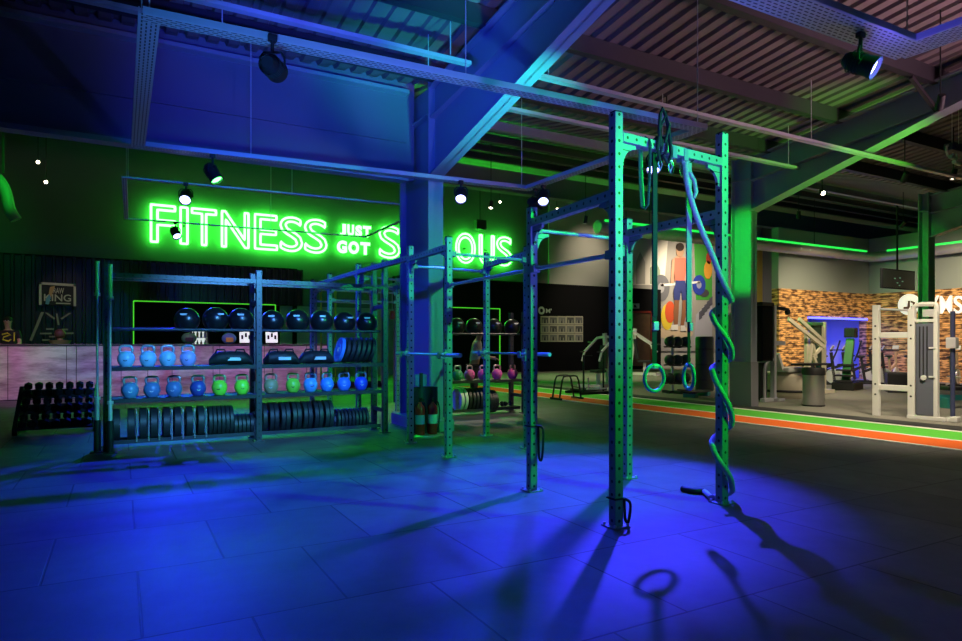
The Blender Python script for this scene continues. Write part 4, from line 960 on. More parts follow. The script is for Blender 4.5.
# round sign and letters on the stone side wall
XS = XP-.02
def xtext(body, pa, pb, py0, py1, name, parent):
    ya, yb2 = on_x(pa, XS), on_x(pb, XS); pm = (pa+pb)/2
    z0, z1 = z_of(py1, XS, on_x(pm, XS)), z_of(py0, XS, on_x(pm, XS))
    r = text_mesh(name, body, M['signlit'], 0, abs(ya-yb2), z0, z1, 0, parent, extrude=.03, bold=.01); r.rotation_euler = (0,0,-PI/2); r.location = (XS-.04, ya, 0); return r
t = thing('wall_letters', 'pale raised capital letters on the stone side wall beyond the dark column', 'letters', (0,0,0))
for ch, a2, b2 in (('G',919,928.5),('Y',930,939.5),('M',940.5,952.5),('S',954.5,963.5)): xtext(ch, a2, b2, 295.8, 313.5, 'letter', t)
t = thing('round_sign', 'pale round emblem on the stone side wall, partly behind the white cable rack', 'sign', (XS, on_x(909.5,XS), z_of(304.5, XS, on_x(909.5,XS))))
yc = t.location.y; rad = 10.5/FPX*(SN*XS+CS*yc)
MB().lathe([(0,0),(rad,0),(rad,.05),(0,.05)], rot=(0,-PI/2,0), seg=36).build('disc', M['signlit'], t)
b = MB(); q = rad
b.prism([(.05*q,.35*q),(-.12*q,.35*q),(-.12*q,-.2*q),(.0,-.42*q),(.45*q,-.42*q),(.45*q,-.2*q),(.1*q,-.2*q)], 'x', -.07, -.05).prism([(-.2*q,.35*q),(-.55*q,.2*q),(-.55*q,-.2*q),(-.2*q,-.4*q),(-.2*q,-.22*q),(-.38*q,-.1*q),(-.38*q,.1*q),(-.2*q,.18*q)], 'x', -.07, -.05).build('monogram', mat('print_brown', (.12,.06,.03), .6), t)
# hung screen
x, y = 21.2, 10.9
X3 = on_y(881, 12.2); X4 = on_y(914, 12.2)
t = thing('hung_screen', 'dark screen hung from the ceiling before the plaster wall', 'screen', ((X3+X4)/2, 12.2, z_of(279.5, (X3+X4)/2, 12.2)))
hh = 19.5/FPX*(SN*t.location.x+CS*12.2)
MB().box((0,0,0), (X4-X3,.07,hh), bev=.01).build('bezel', M['wblack'], t); MB().box((0,-.038,0), (X4-X3-.08,.006,hh-.08)).build('panel', M['screen'], t)
MB().cyl((0,.02,hh/2-.02),(0,.02,ZR0+PIT2*2.2-t.location.z-.03),.03).build('pole', M['black'], t)
for sx2, sz2 in ((-.25,.02),(-.1,-.12),(.05,.05),(.2,-.06),(.02,-.2)): MB().box((sx2,-.042,sz2),(.09,.004,.035)).build('lit_icon', mat('icon_glow', (.1,.3,.2), .5, emit=(.2,.5,.4), es=.25), t)
# ceiling duct
t = thing('air_duct', 'long round metal duct under the ceiling that turns the corner above the stone wall', 'duct', (0,0,0))
zd, yd, xd, rd = 4.78, 14.72, 25.65, .19
MB().tube([(12.0,yd,zd),(18,yd,zd),(xd-.5,yd,zd)], rd, 20).build('duct_run', mat('duct_metal', (.52,.53,.5), .4, .5), t, True)
MB().tube([(xd-.5+.5*math.sin(a2),yd-.5+.5*math.cos(a2),zd) for a2 in [PI/2*i/8 for i in range(9)]], rd, 20).build('elbow', MATS['duct_metal'], t, True)
MB().tube([(xd,yd-.5,zd),(xd,4,zd),(xd,-4,zd)], rd, 20).build('duct_run', MATS['duct_metal'], t, True)
for i in range(26): 
    x = 12.5+.5*i; MB().lathe([(rd,-.02),(rd+.012,0),(rd,.02)], c=(x,yd,zd), rot=(0,PI/2,0), seg=20).build('joint_band', MATS['duct_metal'], t, True)
for x in (14, 18, 22): MB().cyl((x,yd,zd+rd-.01),(x,yd,ZR0+PIT2*4.7-.03),.012,seg=6).build('hanger', M['black'], t)
for y in (11, 7): MB().cyl((xd,y,zd+rd-.01),(xd,y,(ZR0+PIT2*(y-10) if y>10 else ZR0+PIT*(10-y))-.03),.012,seg=6).build('hanger', M['black'], t)
t = thing('duct_edge_glow', 'glowing green tube added along the top of the round duct for its lit edge', 'light strip', (0,0,0))
qa = rd+.02; oy, oz = -.5*qa, .866*qa
glowg = mat('green_duct_glow', (.1,.8,.2), .4, emit=(.015, 1, .09), es=1.0)  # emissive tube added to give the duct its green lit edge
MB().tube([(12.2,yd+oy,zd+oz),(xd-.6,yd+oy,zd+oz)], .035, 8).build('tube', glowg, t, True)
MB().tube([(xd+oy,yd-.6,zd+oz),(xd+oy,8.0,zd+oz)], .035, 8).build('tube', glowg, t, True)
t = thing('pipe_elbow', 'green lit bent pipe coming down the dark wall above the counter', 'pipe', (0,0,0))
yy = 21.0; zt2 = lambda py, px: z_of(py, on_y(px, yy), yy)
MB().tube(catmull([Vector((on_y(px, yy), yy, zt2(py, px))) for px, py in ((-14,170),(-4,177),(3,186),(7,197),(9.5,209),(16,220))], 5), .14, 14).build('pipe', mat('pipe_paint', (.3,.34,.3), .5), t, True)
MB().bar((on_y(2,yy), yy+.2, zt2(172,2)), (on_y(2,yy), yy+.2, 9), .04, .04).build('hanger', M['black'], t)
# hung speaker and projector before the neon wall
Yh = 25.5; x = on_y(480, Yh)
t = thing('hung_speaker', 'dark boxy speaker hung in front of the neon wall beyond the column', 'speaker', (x, Yh, z_of(225, x, Yh)))
MB().box((0,0,0), (.5,.35,.42), bev=.03).build('cabinet', M['black'], t); MB().box((0,-.18,0), (.42,.02,.34)).build('grille', M['pad'], t); MB().cyl((0,0,.2),(0,0,8.9-t.location.z),.02).build('pole', M['black'], t)
Yh = 24.5; x = on_y(574, Yh)
t = thing('pendant_lamp', 'bell shaped industrial pendant lamp hung beyond the shorter rig post', 'pendant lamp', (x, Yh, z_of(208, x, Yh)))
MB().lathe([(0,.42),(.09,.42),(.11,.3),(.16,.2),(.27,.0),(.25,.0),(.13,.2),(0,.25)]).build('shade', mat('lamp_grey', (.4,.42,.42), .4), t, True); MB().cyl((0,0,.40),(0,0,8.7-t.location.z),.012,seg=6).build('cord', M['black'], t)
# bracket frame behind the column, hung loudspeaker on it, track bar at the edge
x, y = 9.9, 7.4
xh, yh = on_y(956, 6.6), 6.6
t = thing('track_light', 'suspended dark track light with two small white heads hanging on wires', 'track light', (xh, yh, z_of(149, xh, yh)))
MB().tube([(-.25,0,.05),(-.34,0,.0),(-.36,0,-.1),(-.3,0,-.18)], .02, 8).build('end_loop', M['bolt'], t, True)
MB().box((.35,0,0), (1.3,.16,.14), bev=.02).build('body', mat('track_dark', (.05,.05,.1), .5), t)
for s, dz in ((-.12,-.2),(.02,-.28)): MB().cyl((s-.1,0,dz+.02),(s+.1,0,dz),.04).box((s,0,(dz-.07)/2-.02),(.02,.02,abs(dz)-.07)).build('spot_head', M['mark'], t, True)
for s in (-.15, .1): MB().cyl((s,0,.06),(s,0,ZR0+PIT*(10-yh)-t.location.z-.03),.006,seg=6).build('wire', M['bolt'], t)

# ------------------------------------------------------------------ people
def skin_mesh(name, joints, edges, m, parent, sub=2):
    me = bpy.data.meshes.new(name); me.from_pydata([j[0] for j in joints], edges, []); o = bpy.data.objects.new(name, me); C.objects.link(o)
    md = o.modifiers.new('s', 'SKIN'); 
    for v, j in zip(me.skin_vertices[0].data, joints): v.radius = j[1] if isinstance(j[1], tuple) else (j[1], j[1])
    me.skin_vertices[0].data[0].use_root = True
    sb = o.modifiers.new('u', 'SUBSURF'); sb.levels = sb.render_levels = sub
    dg = bpy.context.evaluated_depsgraph_get(); dg.update()
    r = bpy.data.meshes.new_from_object(o.evaluated_get(dg)); bpy.data.objects.remove(o); r.materials.clear(); r.materials.append(m)
    for p in r.polygons: p.use_smooth = True
    q = bpy.data.objects.new(name, r); C.objects.link(q); q.parent = parent; return q
def person(label, loc, rz, shirt, lean=0.0, armf=.25, hood=None):
    t = thing('person', label, 'person', loc, rz)
    L = lean
    J = [((0,0,.95),.125),((0,-.02-L*.3,1.15),.12),((0,-.02-L*.6,1.38),(.135,.10)),((0,-.03-L*.8,1.50),.055),((0,-.05-L,1.60),.075),((0,-.055-L,1.70),.085),((0,-.05-L,1.77),.05),
         ((-.20,-.01-L*.7,1.42),.055),((-.26,.0-armf*.3-L*.5,1.14),.043),((-.22,-armf-L*.5,.95+armf*.4),.033),((-.21,-armf-.08-L*.5,.93+armf*.45),.036),
         ((.20,-.01-L*.7,1.42),.055),((.26,.0-armf*.3-L*.5,1.14),.043),((.22,-armf-L*.5,.95+armf*.4),.033),((.21,-armf-.08-L*.5,.93+armf*.45),.036),
         ((-.10,0,.88),.095),((-.11,-.02,.48),.062),((-.115,.03,.09),.042),((-.12,-.12,.035),.034),
         ((.10,0,.88),.095),((.11,-.02,.48),.062),((.115,.03,.09),.042),((.12,-.12,.035),.034)]
    E = [(0,1),(1,2),(2,3),(3,4),(4,5),(5,6),(2,7),(7,8),(8,9),(9,10),(2,11),(11,12),(12,13),(13,14),(0,15),(15,16),(16,17),(17,18),(0,19),(19,20),(20,21),(21,22)]
    skin_mesh('body', J, E, M['skin'], t)
    for s in (-1, 1):   # five fingers on each hand
        hx, hy, hz = s*.21, -armf-.08-L*.5, .93+armf*.45
        for k in range(4):
            ox = (k-1.5)*.019; ln = (.07,.08,.077,.06)[k]
            skin_mesh('finger', [((hx+ox,hy-.0,hz-.01),.010),((hx+ox,hy-.02-ln*.5,hz-.03),.009),((hx+ox*.9,hy-.02-ln*.7,hz-.06),.007)], [(0,1),(1,2)], M['skin'], t, 1)
        skin_mesh('thumb', [((hx-s*.02,hy+.01,hz),.011),((hx-s*.05,hy-.02,hz-.015),.010),((hx-s*.055,hy-.05,hz-.03),.008)], [(0,1),(1,2)], M['skin'], t, 1)
    for s in (-1, 1):
        MB().sphere((s*.032,-.125-L,1.705), .012, seg=8).build('eye', M['mark'], t, True)
        MB().sphere((s*.083,-.05-L,1.69), .022, (.4,.7,1.2), seg=8).build('ear', M['skin'], t, True)
    MB().sphere((0,-.138-L,1.675), .017, (.7,1,1.3), seg=8).build('nose', M['skin'], t, True)
    MB().sphere((0,-.122-L,1.635), .022, (1.1,.5,.3), seg=8).build('mouth', mat('lips', (.4,.15,.13), .6), t, True)
    MB().sphere((0,-.035-L,1.735), .098, (.92,1.0,.85), seg=18).build('hair', M['hair'], t, True)
    Sh = [((0,0,.93),(.165,.13)),((0,-.02-L*.3,1.15),(.150,.125)),((0,-.02-L*.6,1.36),(.175,.12)),((0,-.03-L*.75,1.46),.085),((-.20,-.01-L*.7,1.42),.072),((-.245,-.0-armf*.2-L*.55,1.23),.062),((.20,-.01-L*.7,1.42),.072),((.245,-.0-armf*.2-L*.55,1.23),.062)]
    skin_mesh('shirt', Sh, [(0,1),(1,2),(2,3),(2,4),(4,5),(2,6),(6,7)], shirt, t)
    Tr = [((0,0,.93),(.145,.12)),((-.10,0,.86),.108),((-.11,-.02,.48),.076),((-.115,.03,.12),.06),((.10,0,.86),.108),((.11,-.02,.48),.076),((.115,.03,.12),.06)]
    skin_mesh('trousers', Tr, [(0,1),(1,2),(2,3),(0,4),(4,5),(5,6)], M['trousers'], t)
    for s in (-1,1): MB().sphere((s*.12,-.06,.045), .05, (1.0,2.6,.9), seg=14).build('shoe', M['black'], t, True)
    return t
person('person in a white T-shirt standing beyond the second weight rack', (6.88, 12.75, 0), math.radians(70), M['wshirt'], .10, .35)
p1 = person('person in a black top with yellow print standing behind the counter', (on_y(9,20.9), 20.9, .2), math.radians(-10), M['bshirt'], .03, .30); p1.scale = (1.06,)*3
b = MB(); b.tube([(-.10,-.145,1.36),(.02,-.165,1.40),(.08,-.15,1.36),(-.06,-.165,1.30),(-.08,-.165,1.24),(.04,-.165,1.20),(.09,-.15,1.25)], .018, 8).cyl((.15,-.135,1.20),(.15,-.125,1.42),.016); b.build('printed_emblem', M['yellow'], p1, True)
# ------------------------------------------------------------------ back bar behind the counter
t = thing('drinks_fridge', 'glowing drinks fridge with rows of bottles behind the counter', 'fridge', (on_y(199,22.5), 22.5, 0))
MB().box((0,.32,.95), (.55,.05,1.9)).box((-.25,.0,.95),(.05,.6,1.9)).box((.25,0,.95),(.05,.6,1.9)).box((0,0,1.88),(.55,.6,.06)).box((0,0,.1),(.55,.6,.2)).build('cabinet', M['black'], t)
MB().box((0,.28,1.0), (.44,.02,1.6)).build('light_panel', M['fridge'], t)
for i, z in enumerate((1.0,1.3,1.6)): MB().box((0,0,z), (.45,.55,.02)).build('shelf', M['bolt'], t)
n = 0
for z in (1.31, 1.61):
    for i in range(4):
        c = [(.7,.7,.7),(.1,.1,.1),(.6,.5,.3),(.2,.4,.3)][(i+n) % 4]
        bt = thing('bottle', 'drinks bottle on the %s fridge shelf, %s from the barbells' % ('lower' if z < 1.5 else 'upper', ORD[i]), 'bottle', (on_y(199,22.5)-.165+.11*i, 22.4, z))
        MB().lathe([(0,0),(.033,0),(.036,.02),(.036,.13),(.014,.18),(.014,.2)]).build('body', mat('bottle_%d' % ((i+n) % 4), c, .3), bt, True); MB().lathe([(.016,.2),(.016,.22),(0,.22)]).build('cap', M['mark'], bt, True)
    n += 1
def counter_item(px, label, m1, m2):
    t = thing('rucksack', label, 'bag', (on_y(px,20.0), 20.0, 1.40))
    MB().sphere((0,0,.16), .2, (1.0,.6,.8), seg=20).build('body', m1, t, True); MB().box((0,-.115,.12), (.2,.04,.13), bev=.015).build('pocket', m2, t, True); MB().tube([(-.05,0,.31),(-.04,0,.36),(.04,0,.36),(.05,0,.31)], .012, 6).build('grab_loop', M['strap'], t, True)
counter_item(229, 'blue and yellow rucksack on the counter behind the balls', mat('bag_blue', (.1,.3,.6), .6), mat('bag_yellow', (.6,.55,.1), .6))
counter_item(189, 'dark green rucksack on the counter behind the balls', mat('bag_green', (.05,.2,.1), .6), M['black'])
counter_item(356, 'bright green and orange bag beyond the counter end', mat('bag_lime', (.15,.7,.1), .6), mat('bag_orange', (.75,.3,.03), .6))
bpy.data.objects['rucksack.002'].location = (on_y(356,19.9), 19.9, 1.02)
t = thing('side_table', 'small dark table under the bright green bag', 'table', (on_y(356,19.9), 19.9, 0))
MB().box((0,0,1.0),(.7,.5,.04)).build('tabletop', M['black'], t)
for s,u in ((1,1),(1,-1),(-1,1),(-1,-1)): MB().box((s*.3,u*.2,.49),(.04,.04,.98)).build('leg', M['black'], t)
for px, lb in ((246,'till'),(272,'card')):
    t = thing('display_stand', 'small lit display stand on the counter, '+('nearer the rack middle upright on its barbell side' if px == 246 else 'just past the rack middle upright'), 'display', (on_y(px,19.95), 19.95, 1.40))
    MB().box((0,0,.02), (.3,.2,.04)).build('base', M['black'], t); MB().box((0,.05,.22), (.34,.03,.36), rot=(-.15,0,0)).build('panel', M['fridge'], t)
    for i in range(3): MB().box((-.1+.1*i,.02,.2+.06*(i%2)), (.06,.012,.12), rot=(-.15,0,0)).build('printed_block', M['black'], t)

# coloured bands and mats standing behind the rack end: upright storage tubes
for px, Y, col, z0b, z1b, lb in ((330,15.4,(.75,.65,.05),.05,2.55,'yellow resistance band hanging beyond the ball rack, nearer the middle upright'),(336.5,15.4,(.75,.65,.05),.05,2.5,'yellow resistance band hanging beyond the ball rack, nearer the column'),(372,14.4,(.8,.25,.55),1.2,2.5,'pink resistance band hanging from the far rig bars'),(314.5,15.4,(.5,.35,.75),1.0,2.5,'lilac resistance band hanging beyond the ball rack'),(392.8,14.4,(.7,.03,.02),1.95,2.2,'red tag hanging from the far rig bars')):
    pass
xs = [on_y(p, 14.6) for p in (312, 396)]
t = thing('band_rail', 'steel wall frame of hanging bands beyond the far rig bays', 'rail', (xs[0], 14.6, 0))
MB().cyl((0,0,2.62), (xs[1]-xs[0],0,2.62), .02).build('rail', M['pipe'], t, True)
for x in (0, xs[1]-xs[0]): MB().box((x,.06,1.33), (.06,.06,2.66)).build('leg', M['rack'], t)
for px, col, z1b, lb in ((317,(.45,.32,.75),.5,'lilac exercise band hanging beyond the ball rack'),(322,(.75,.65,.05),.45,'yellow exercise band hanging beside the lilac one'),(336.5,(.75,.65,.05),.45,'yellow exercise band hanging apart, nearer the column'),(372,(.8,.22,.5),.9,'pink exercise band hanging above the end of the ball row'),(383,(.6,.6,.62),.4,'pale grey exercise band hanging beside the end post'),(388.5,(.6,.6,.62),.4,'pale grey exercise band hanging just before the column')):
    x = on_y(px, 14.52)
    bd = thing('resistance_band', lb, 'band', (x, 14.6, 2.62))
    MB().tube([(0,.026,0),(0,.0,.026),(0,-.026,0),(0,-.035,-.3),(0,-.035,z1b-2.5),(0,0,z1b-2.54),(0,.035,z1b-2.5),(0,.035,-.3)], .042, 8, closed=True, flat=.12).build('loop', mat('band_%s' % lb.split()[0], col, .6), bd, True)
t = thing('marker_cone', 'small red training grip hanging on the rail before the column', 'grip', (on_y(393,14.55), 14.6, 2.62))
MB().cyl((0,0,-.02),(0,0,-.42),.008,seg=6).build('cord', M['mark'], t); MB().lathe([(0,-.42),(.05,-.43),(.065,-.5),(.06,-.62),(0,-.64)]).build('grip_body', M['red'], t, True)

# ------------------------------------------------------------------ between rig and track: parallel bars and sled
def bars(label, pa, pb, Y, hgt):
    xa, xb2 = on_y(pa, Y), on_y(pb, Y); L = xb2-xa
    t = thing('parallel_bars', label, 'parallel bars', (xa, Y, 0)); 
    for y in (0, .3):
        MB().tube([(0,y,.03),(.08,y,hgt-.12),(.13,y,hgt-.02),(.22,y,hgt),(L-.22,y,hgt),(L-.13,y,hgt-.02),(L-.08,y,hgt-.12),(L,y,.03)], .022, 10).build('hoop', M['black'], t, True)
    for x in (0, L): 
        MB().box((x,.15,.025), (.06,.46,.05), bev=.01).build('foot_bar', M['black'], t)
    MB().cyl((.05,0,.3),(.05,.3,.3),.015).cyl((L-.05,0,.3),(L-.05,.3,.3),.015).build('tie_bar', M['black'], t, True)
bars('black hooped parallel bars standing at the edge of the orange track', 559.5, 581, 13.2, .60)
Ys = 14.2; xa = on_y(583, Ys); xb2 = on_y(609, Ys)
t = thing('push_sled', 'black push sled with two upright poles beside the orange track', 'sled', (xa, Ys, 0))
for y in (0,.7): MB().box(((xb2-xa)/2,y,.05), (xb2-xa+.15,.08,.07), bev=.015).build('runner', M['black'], t)
for x in (.02, xb2-xa-.2): MB().cyl((x,.0,.06),(x,.0,1.1),.026).build('push_pole', M['black'], t, True)
MB().box(((xb2-xa)/2,.35,.12), (xb2-xa-.1,.62,.05)).build('deck', M['black'], t); MB().box((.16,.0,1.08),(.32,.03,.03)).build('grip_bar', M['black'], t); MB().cyl(((xb2-xa)/2,.35,.14),((xb2-xa)/2,.35,.45),.025).build('plate_peg', M['bolt'], t, True)
MB().box(((xb2-xa)/2,-.03,.16),(xb2-xa-.2,.02,.05)).build('side_rail', M['mark'], t)
# pale plate loaded machines far behind
def plate_machine(label, loc, rz, sc=1.0):
    t = thing('chest_press_machine', label, 'gym machine', loc, rz); s = sc
    b = MB(); b.box((0,0,.05*s),(1.3*s,.10*s,.10*s)).box((-.55*s,0,.05*s),(.10*s,.9*s,.10*s)).box((.55*s,0,.05*s),(.10*s,.7*s,.10*s)).build('base_frame', M['whitef'], t)
    MB().bar((.45*s,0,.1*s),(.25*s,0,1.75*s),.10*s,.12*s).build('mast', M['whitef'], t)
    MB().box((-.1*s,0,.52*s),(.48*s,.34*s,.09*s),bev=.03).build('seat', M['pad'], t); MB().bar((.16*s,0,.6*s),(.26*s,0,1.35*s),.30*s,.08*s).build('backrest', M['pad'], t)
    MB().bar((-.1*s,0,.1*s),(-.1*s,0,.5*s),.09*s,.09*s).build('seat_post', M['whitef'], t)
    for y in (-.34*s,.34*s):
        MB().bar((.3*s,y,1.6*s),(-.38*s,y,1.15*s),.06*s,.06*s).bar((-.38*s,y,1.15*s),(-.5*s,y,.85*s),.05*s,.05*s).bar((.3*s,y,1.6*s),(.3*s,0,1.65*s),.07*s,.07*s).build('lever_arm', M['whitef'], t)
        MB().cyl((-.62*s,y,1.15*s),(-.36*s,y,1.15*s),.022*s).build('hand_grip', M['pad'], t, True)
        MB().cyl((.1*s,y,1.46*s),(.1*s,y+(.22*s if y > 0 else -.22*s),1.46*s),.025*s).build('weight_peg', M['chrome'], t, True)
    return t
x, y = floor_at(600, 387)
plate_machine('pale lever machine beside the black sled under the picture grid', (x, y, 0), .25, 1.0)
x, y = floor_at(642, 375)
plate_machine('pale lever machine in front of the brown door', (x, y, 0), 2.2, 1.2)
# dumbbell tree and black roll behind the rings
x, y = floor_at(680, 393)
t = thing('medicine_ball_tree', 'black three tier ball stand behind the gymnastic rings', 'stand', (x, y, 0))
MB().box((0,0,.04),(.95,.12,.08),bev=.01).box((-.3,0,.04),(.1,.7,.08)).box((.3,0,.04),(.1,.7,.08)).build('base', M['black'], t); MB().cyl((0,.29,.05),(0,.29,1.65),.04).build('mast', M['bolt'], t, True)
for z in (.28,.80,1.32): MB().tube([(-.42,-.02,z),(.42,-.02,z)], .02, 8).tube([(-.42,.2,z),(.42,.2,z)], .02, 8).box((0,.14,z-.02),(.06,.34,.03)).build('tier_rail', M['black'], t, True)
k = 0
for z, nm in ((.28,'lowest'),(.80,'middle'),(1.32,'top')):
    for i in range(3):
        o = thing('medicine_ball', 'dark medicine ball on the %s tier of the ball stand, %s' % (nm, ('on the door side','in the middle','on the rope side')[i]), 'medicine ball', (x-.31+.31*i, y+.09, z+.125+.02), .5*k)
        MB().sphere((0,0,0), .152, seg=20).build('ball', mat('ball_dark_green', (.02,.045,.03), .5), o, True); MB().lathe([(.1535,-.02),(.1535,.02)], seg=20, rot=(1.2,.3,0)).build('panel_band', M['pad'], o, True); k += 1
x, y = floor_at(704.5, 391)
t = thing('tackle_bag', 'tall dark cylindrical tackle bag standing behind the rope wrapped post', 'punch bag', (x, y, 0))
MB().lathe([(0,0),(.24,0),(.26,.03),(.26,1.58),(.24,1.62),(0,1.63)], seg=28).build('body', mat('bag_dark', (.03,.04,.035), .5), t, True)
for z in (.35,.8,1.25): MB().lathe([(.2605,z-.03),(.2635,z-.02),(.2635,z+.02),(.2605,z+.03)], seg=28).build('band', M['pad'], t, True)
x, y = floor_at(676, 394.5)
t = thing('step_platform', 'low dark exercise step lying in front of the ball stand', 'step', (x, y-.75, 0), .35)
MB().box((0,0,.13),(1.1,.36,.05),bev=.02).build('deck', M['pad'], t)
for s in (-.42,.42): MB().box((s,0,.055),(.2,.34,.11),bev=.02).build('riser', M['teal'], t)

# ------------------------------------------------------------------ machines by the second column
# tall black shrouded cable machine
x, y = 13.75, 10.4
t = thing('cable_machine', 'cable machine with tall black shroud and curved grey frame beside the second column', 'gym machine', (x, y, 0), math.radians(8))
W2 = .62
MB().box((-.1,.2,1.65), (.50,.5,1.35), bev=.03).build('shroud', mat('gloss_black', (.004,.004,.007), .2, spec=.25), t); MB().box((-.1,.2,2.36), (.54,.54,.10), bev=.03).build('shroud_cap', M['black'], t)
MB().box((.24,.0,1.2), (.10,.12,2.3), bev=.015).build('upright', mat('machine_grey', (.42,.43,.47), .35), t)
MB().tube(catmull([Vector(p) for p in ((.24,0,1.02),(.05,0,1.0),(-.12,0,.9),(-.17,0,.75),(-.17,0,.4),(-.17,0,.06))], 4), .038, 10).build('curved_frame', MATS['machine_grey'], t, True)
MB().box((.05,0,.045), (.62,.12,.09), bev=.01).box((.3,-.12,.04),(.3,.14,.07),bev=.01).build('base_bar', MATS['machine_grey'], t); MB().box((-.1,.2,.5), (.3,.3,.9)).build('weight_stack', M['pad'], t)
MB().bar((.24,0,2.30),(.85,-.05,2.26),.07,.07).cyl((.82,-.09,2.2),(.82,-.01,2.2),.07).build('pulley_arm', M['black'], t)
MB().bar((.26,0,1.42),(.72,-.02,1.42),.06,.10).build('handle_arm', mat('machine_grey', (.42,.43,.47), .35), t)
# bench machine with pale base
x, y = 15.4, 11.1
t = thing('leg_press_machine', 'low machine with cream padded body and teal post behind the steel bin', 'gym machine', (x, y, 0), .15)
MB().lathe([(0,0),(.65,0),(.72,.1),(.75,.35),(.72,.58),(.6,.66),(0,.68)], seg=32).build('body', mat('cream_vinyl', (.66,.60,.46), .5), t, True)
MB().lathe([(.74,.16),(.757,.19),(.745,.22)], seg=32).build('trim_band', M['black'], t, True)
MB().box((-.2,-.2,.74), (1.1,.5,.12), bev=.04).build('seat', M['whitef'], t); MB().bar((-.7,-.1,.72),(-.95,-.1,1.15),.4,.10).build('backrest', M['whitef'], t)
MB().box((.05,-.80,.45),(.13,.05,.9)).build('front_post', M['teal'], t); MB().box((.05,-.62,.88),(1.1,.5,.05)).build('tray', M['black'], t)
# white lever machine
x, y = floor_at(816, 387)
x, y = 17.25, 11.6
t = thing('lever_press_machine', 'cream framed machine with a long slanted lever rising behind the steel bin', 'gym machine', (x, y, 0), 0)
sc = (SN*x+CS*y)/FPX
def at(px, py, dy=0.0): return (on_y(px, y+dy)-x, dy, z_of(py, on_y(px, y+dy), y+dy))
crm = mat('cream_frame', (.74,.68,.52), .4)
MB().bar(at(806.5,334),( at(806.5,334)[0],0,.0),.09,.09).build('upright', crm, t); MB().bar(at(824,322,.4),(at(824,322,.4)[0],.4,0),.09,.09).build('upright', crm, t)
MB().bar(at(788.5,319,-.2),at(824,347,-.2),.07,.10).bar(at(799,319,.05),at(825.5,343,.05),.07,.10).build('lever', crm, t)
MB().bar(at(824,345,-.2),at(813,356,-.1),.08,.08).bar(at(812,341,-.1),at(816,358,-.1),.07,.07).bar(at(812,341,-.1),at(808,372,-.1),.08,.08).bar(at(813,356,-.1),at(820,374,-.1),.08,.08).build('linkage', crm, t)
MB().box(((at(816,330,.55)[0]),.55,1.0), (.46,.12,1.95), bev=.03).build('shroud', mat('shroud_green', (.05,.09,.06), .5), t); MB().box((at(815,321,.5)[0],.5,2.0), (.60,.22,.10), bev=.02).build('shroud_cap', mat('cap_green', (.08,.22,.10), .5), t)
MB().box((at(816,350)[0],.2,.05),(1.0,.9,.10)).build('base_frame', crm, t); MB().box((at(815,356)[0],.1,.75),(.5,.3,.1),bev=.03).build('seat', M['pad'], t)
# steel bin
x, y = 13.72, 9.2
t = thing('litter_bin', 'brushed steel litter bin with black rim beside the green track', 'bin', (x, y, 0))
MB().lathe([(0,.02),(.222,.02),(.226,.03),(.226,.71),(0,.71)], seg=36).build('body', M['silver'], t, True); MB().lathe([(0,0),(.235,0),(.235,.03),(0,.03)], seg=36).build('base_ring', M['black'], t, True)
MB().lathe([(.226,.70),(.242,.70),(.245,.80),(.225,.86),(.15,.87),(.13,.80),(0,.80)], seg=36).build('lid', M['black'], t, True)
# big white cable rack
A, B2 = Vector((*floor_at(876.5,415.6), 0)), Vector((*floor_at(912,418.6), 0))
t = thing('cable_rack', 'tall white cable rack with grey weight stack shroud at the track edge', 'gym machine', tuple(A))
B2 = B2-A; Dv = B2.normalized(); Nv = Vector((-Dv.y, Dv.x, 0))*1.0   # Nv points away from the camera side (+x)
Wf = M['whitef']; ang = math.atan2(Dv.y, Dv.x); L = B2.length
def lb(b, u, n, z, su, sn, sz, bev=.012): return b.box(Dv*u+Nv*n+Vector((0,0,z)), (su, sn, sz), rot=(0,0,ang), bev=bev)
lb(MB(), 0, 0, 1.08, .12, .10, 2.16).build('upright', Wf, t); lb(MB(), L, 0, 1.02, .12, .10, 2.04).build('upright', Wf, t)
for z in (1.57, .56): lb(MB(), L/2, 0, z, L-.12, .08, .11).build('cross_bar', Wf, t)
MB().cyl(Dv*.06+Vector((0,0,2.08)), Dv*L+Vector((0,0,2.03)), .022).build('pull_up_bar', M['pipe'], t, True)
for u in (0, L):
    for z in (.42, .62, 1.5, 1.75): MB().cyl(Dv*u-Nv*.055+Vector((0,0,z)), Dv*u-Nv*.045+Vector((0,0,z)), .018, seg=10).build('bolt', M['black'], t)
# shroud bay beyond the second upright
U0, U1 = L+.06, L+.40
lb(MB(), (U0+U1)/2, 0, .93, U1-U0-.04, .10, 1.70, .02).build('shroud', M['greyf'], t)
for u in (.09,.15,.21): lb(MB(), U0+u, -.056, 1.25, .02, .014, .95, .004).build('shroud_rib', M['pad'], t)
lb(MB(), U1, 0, 1.0, .07, .10, 1.98).build('upright', Wf, t)
MB().tube(catmull([Dv*L+Vector((0,0,1.95)), Dv*(L+.03)+Vector((0,0,2.08)), Dv*(L+.12)+Vector((0,0,2.13)), Dv*(U1-.08)+Vector((0,0,2.13)), Dv*U1+Vector((0,0,2.1)), Dv*U1+Vector((0,0,1.9))], 4), .045, 8).build('top_hoop', Wf, t, True)
lb(MB(), (U0+U1)/2, 0, 1.83, U1-U0, .08, .06).build('cross_bar', Wf, t); lb(MB(), (U0+U1)/2+.05, 0, 1.97, .2, .05, .14).build('pulley_bracket', M['bolt'], t)
MB().cyl(Dv*(U0+.16)-Nv*.06+Vector((0,0,.78)), Dv*(U0+.16)-Nv*.09+Vector((0,0,.78)), .045).build('adjuster_knob', M['mark'], t, True)
for z in (1.33,.8): lb(MB(), U0+.29, -.06, z, .1, .02, .03, .004).build('level_tab', M['mark'], t)
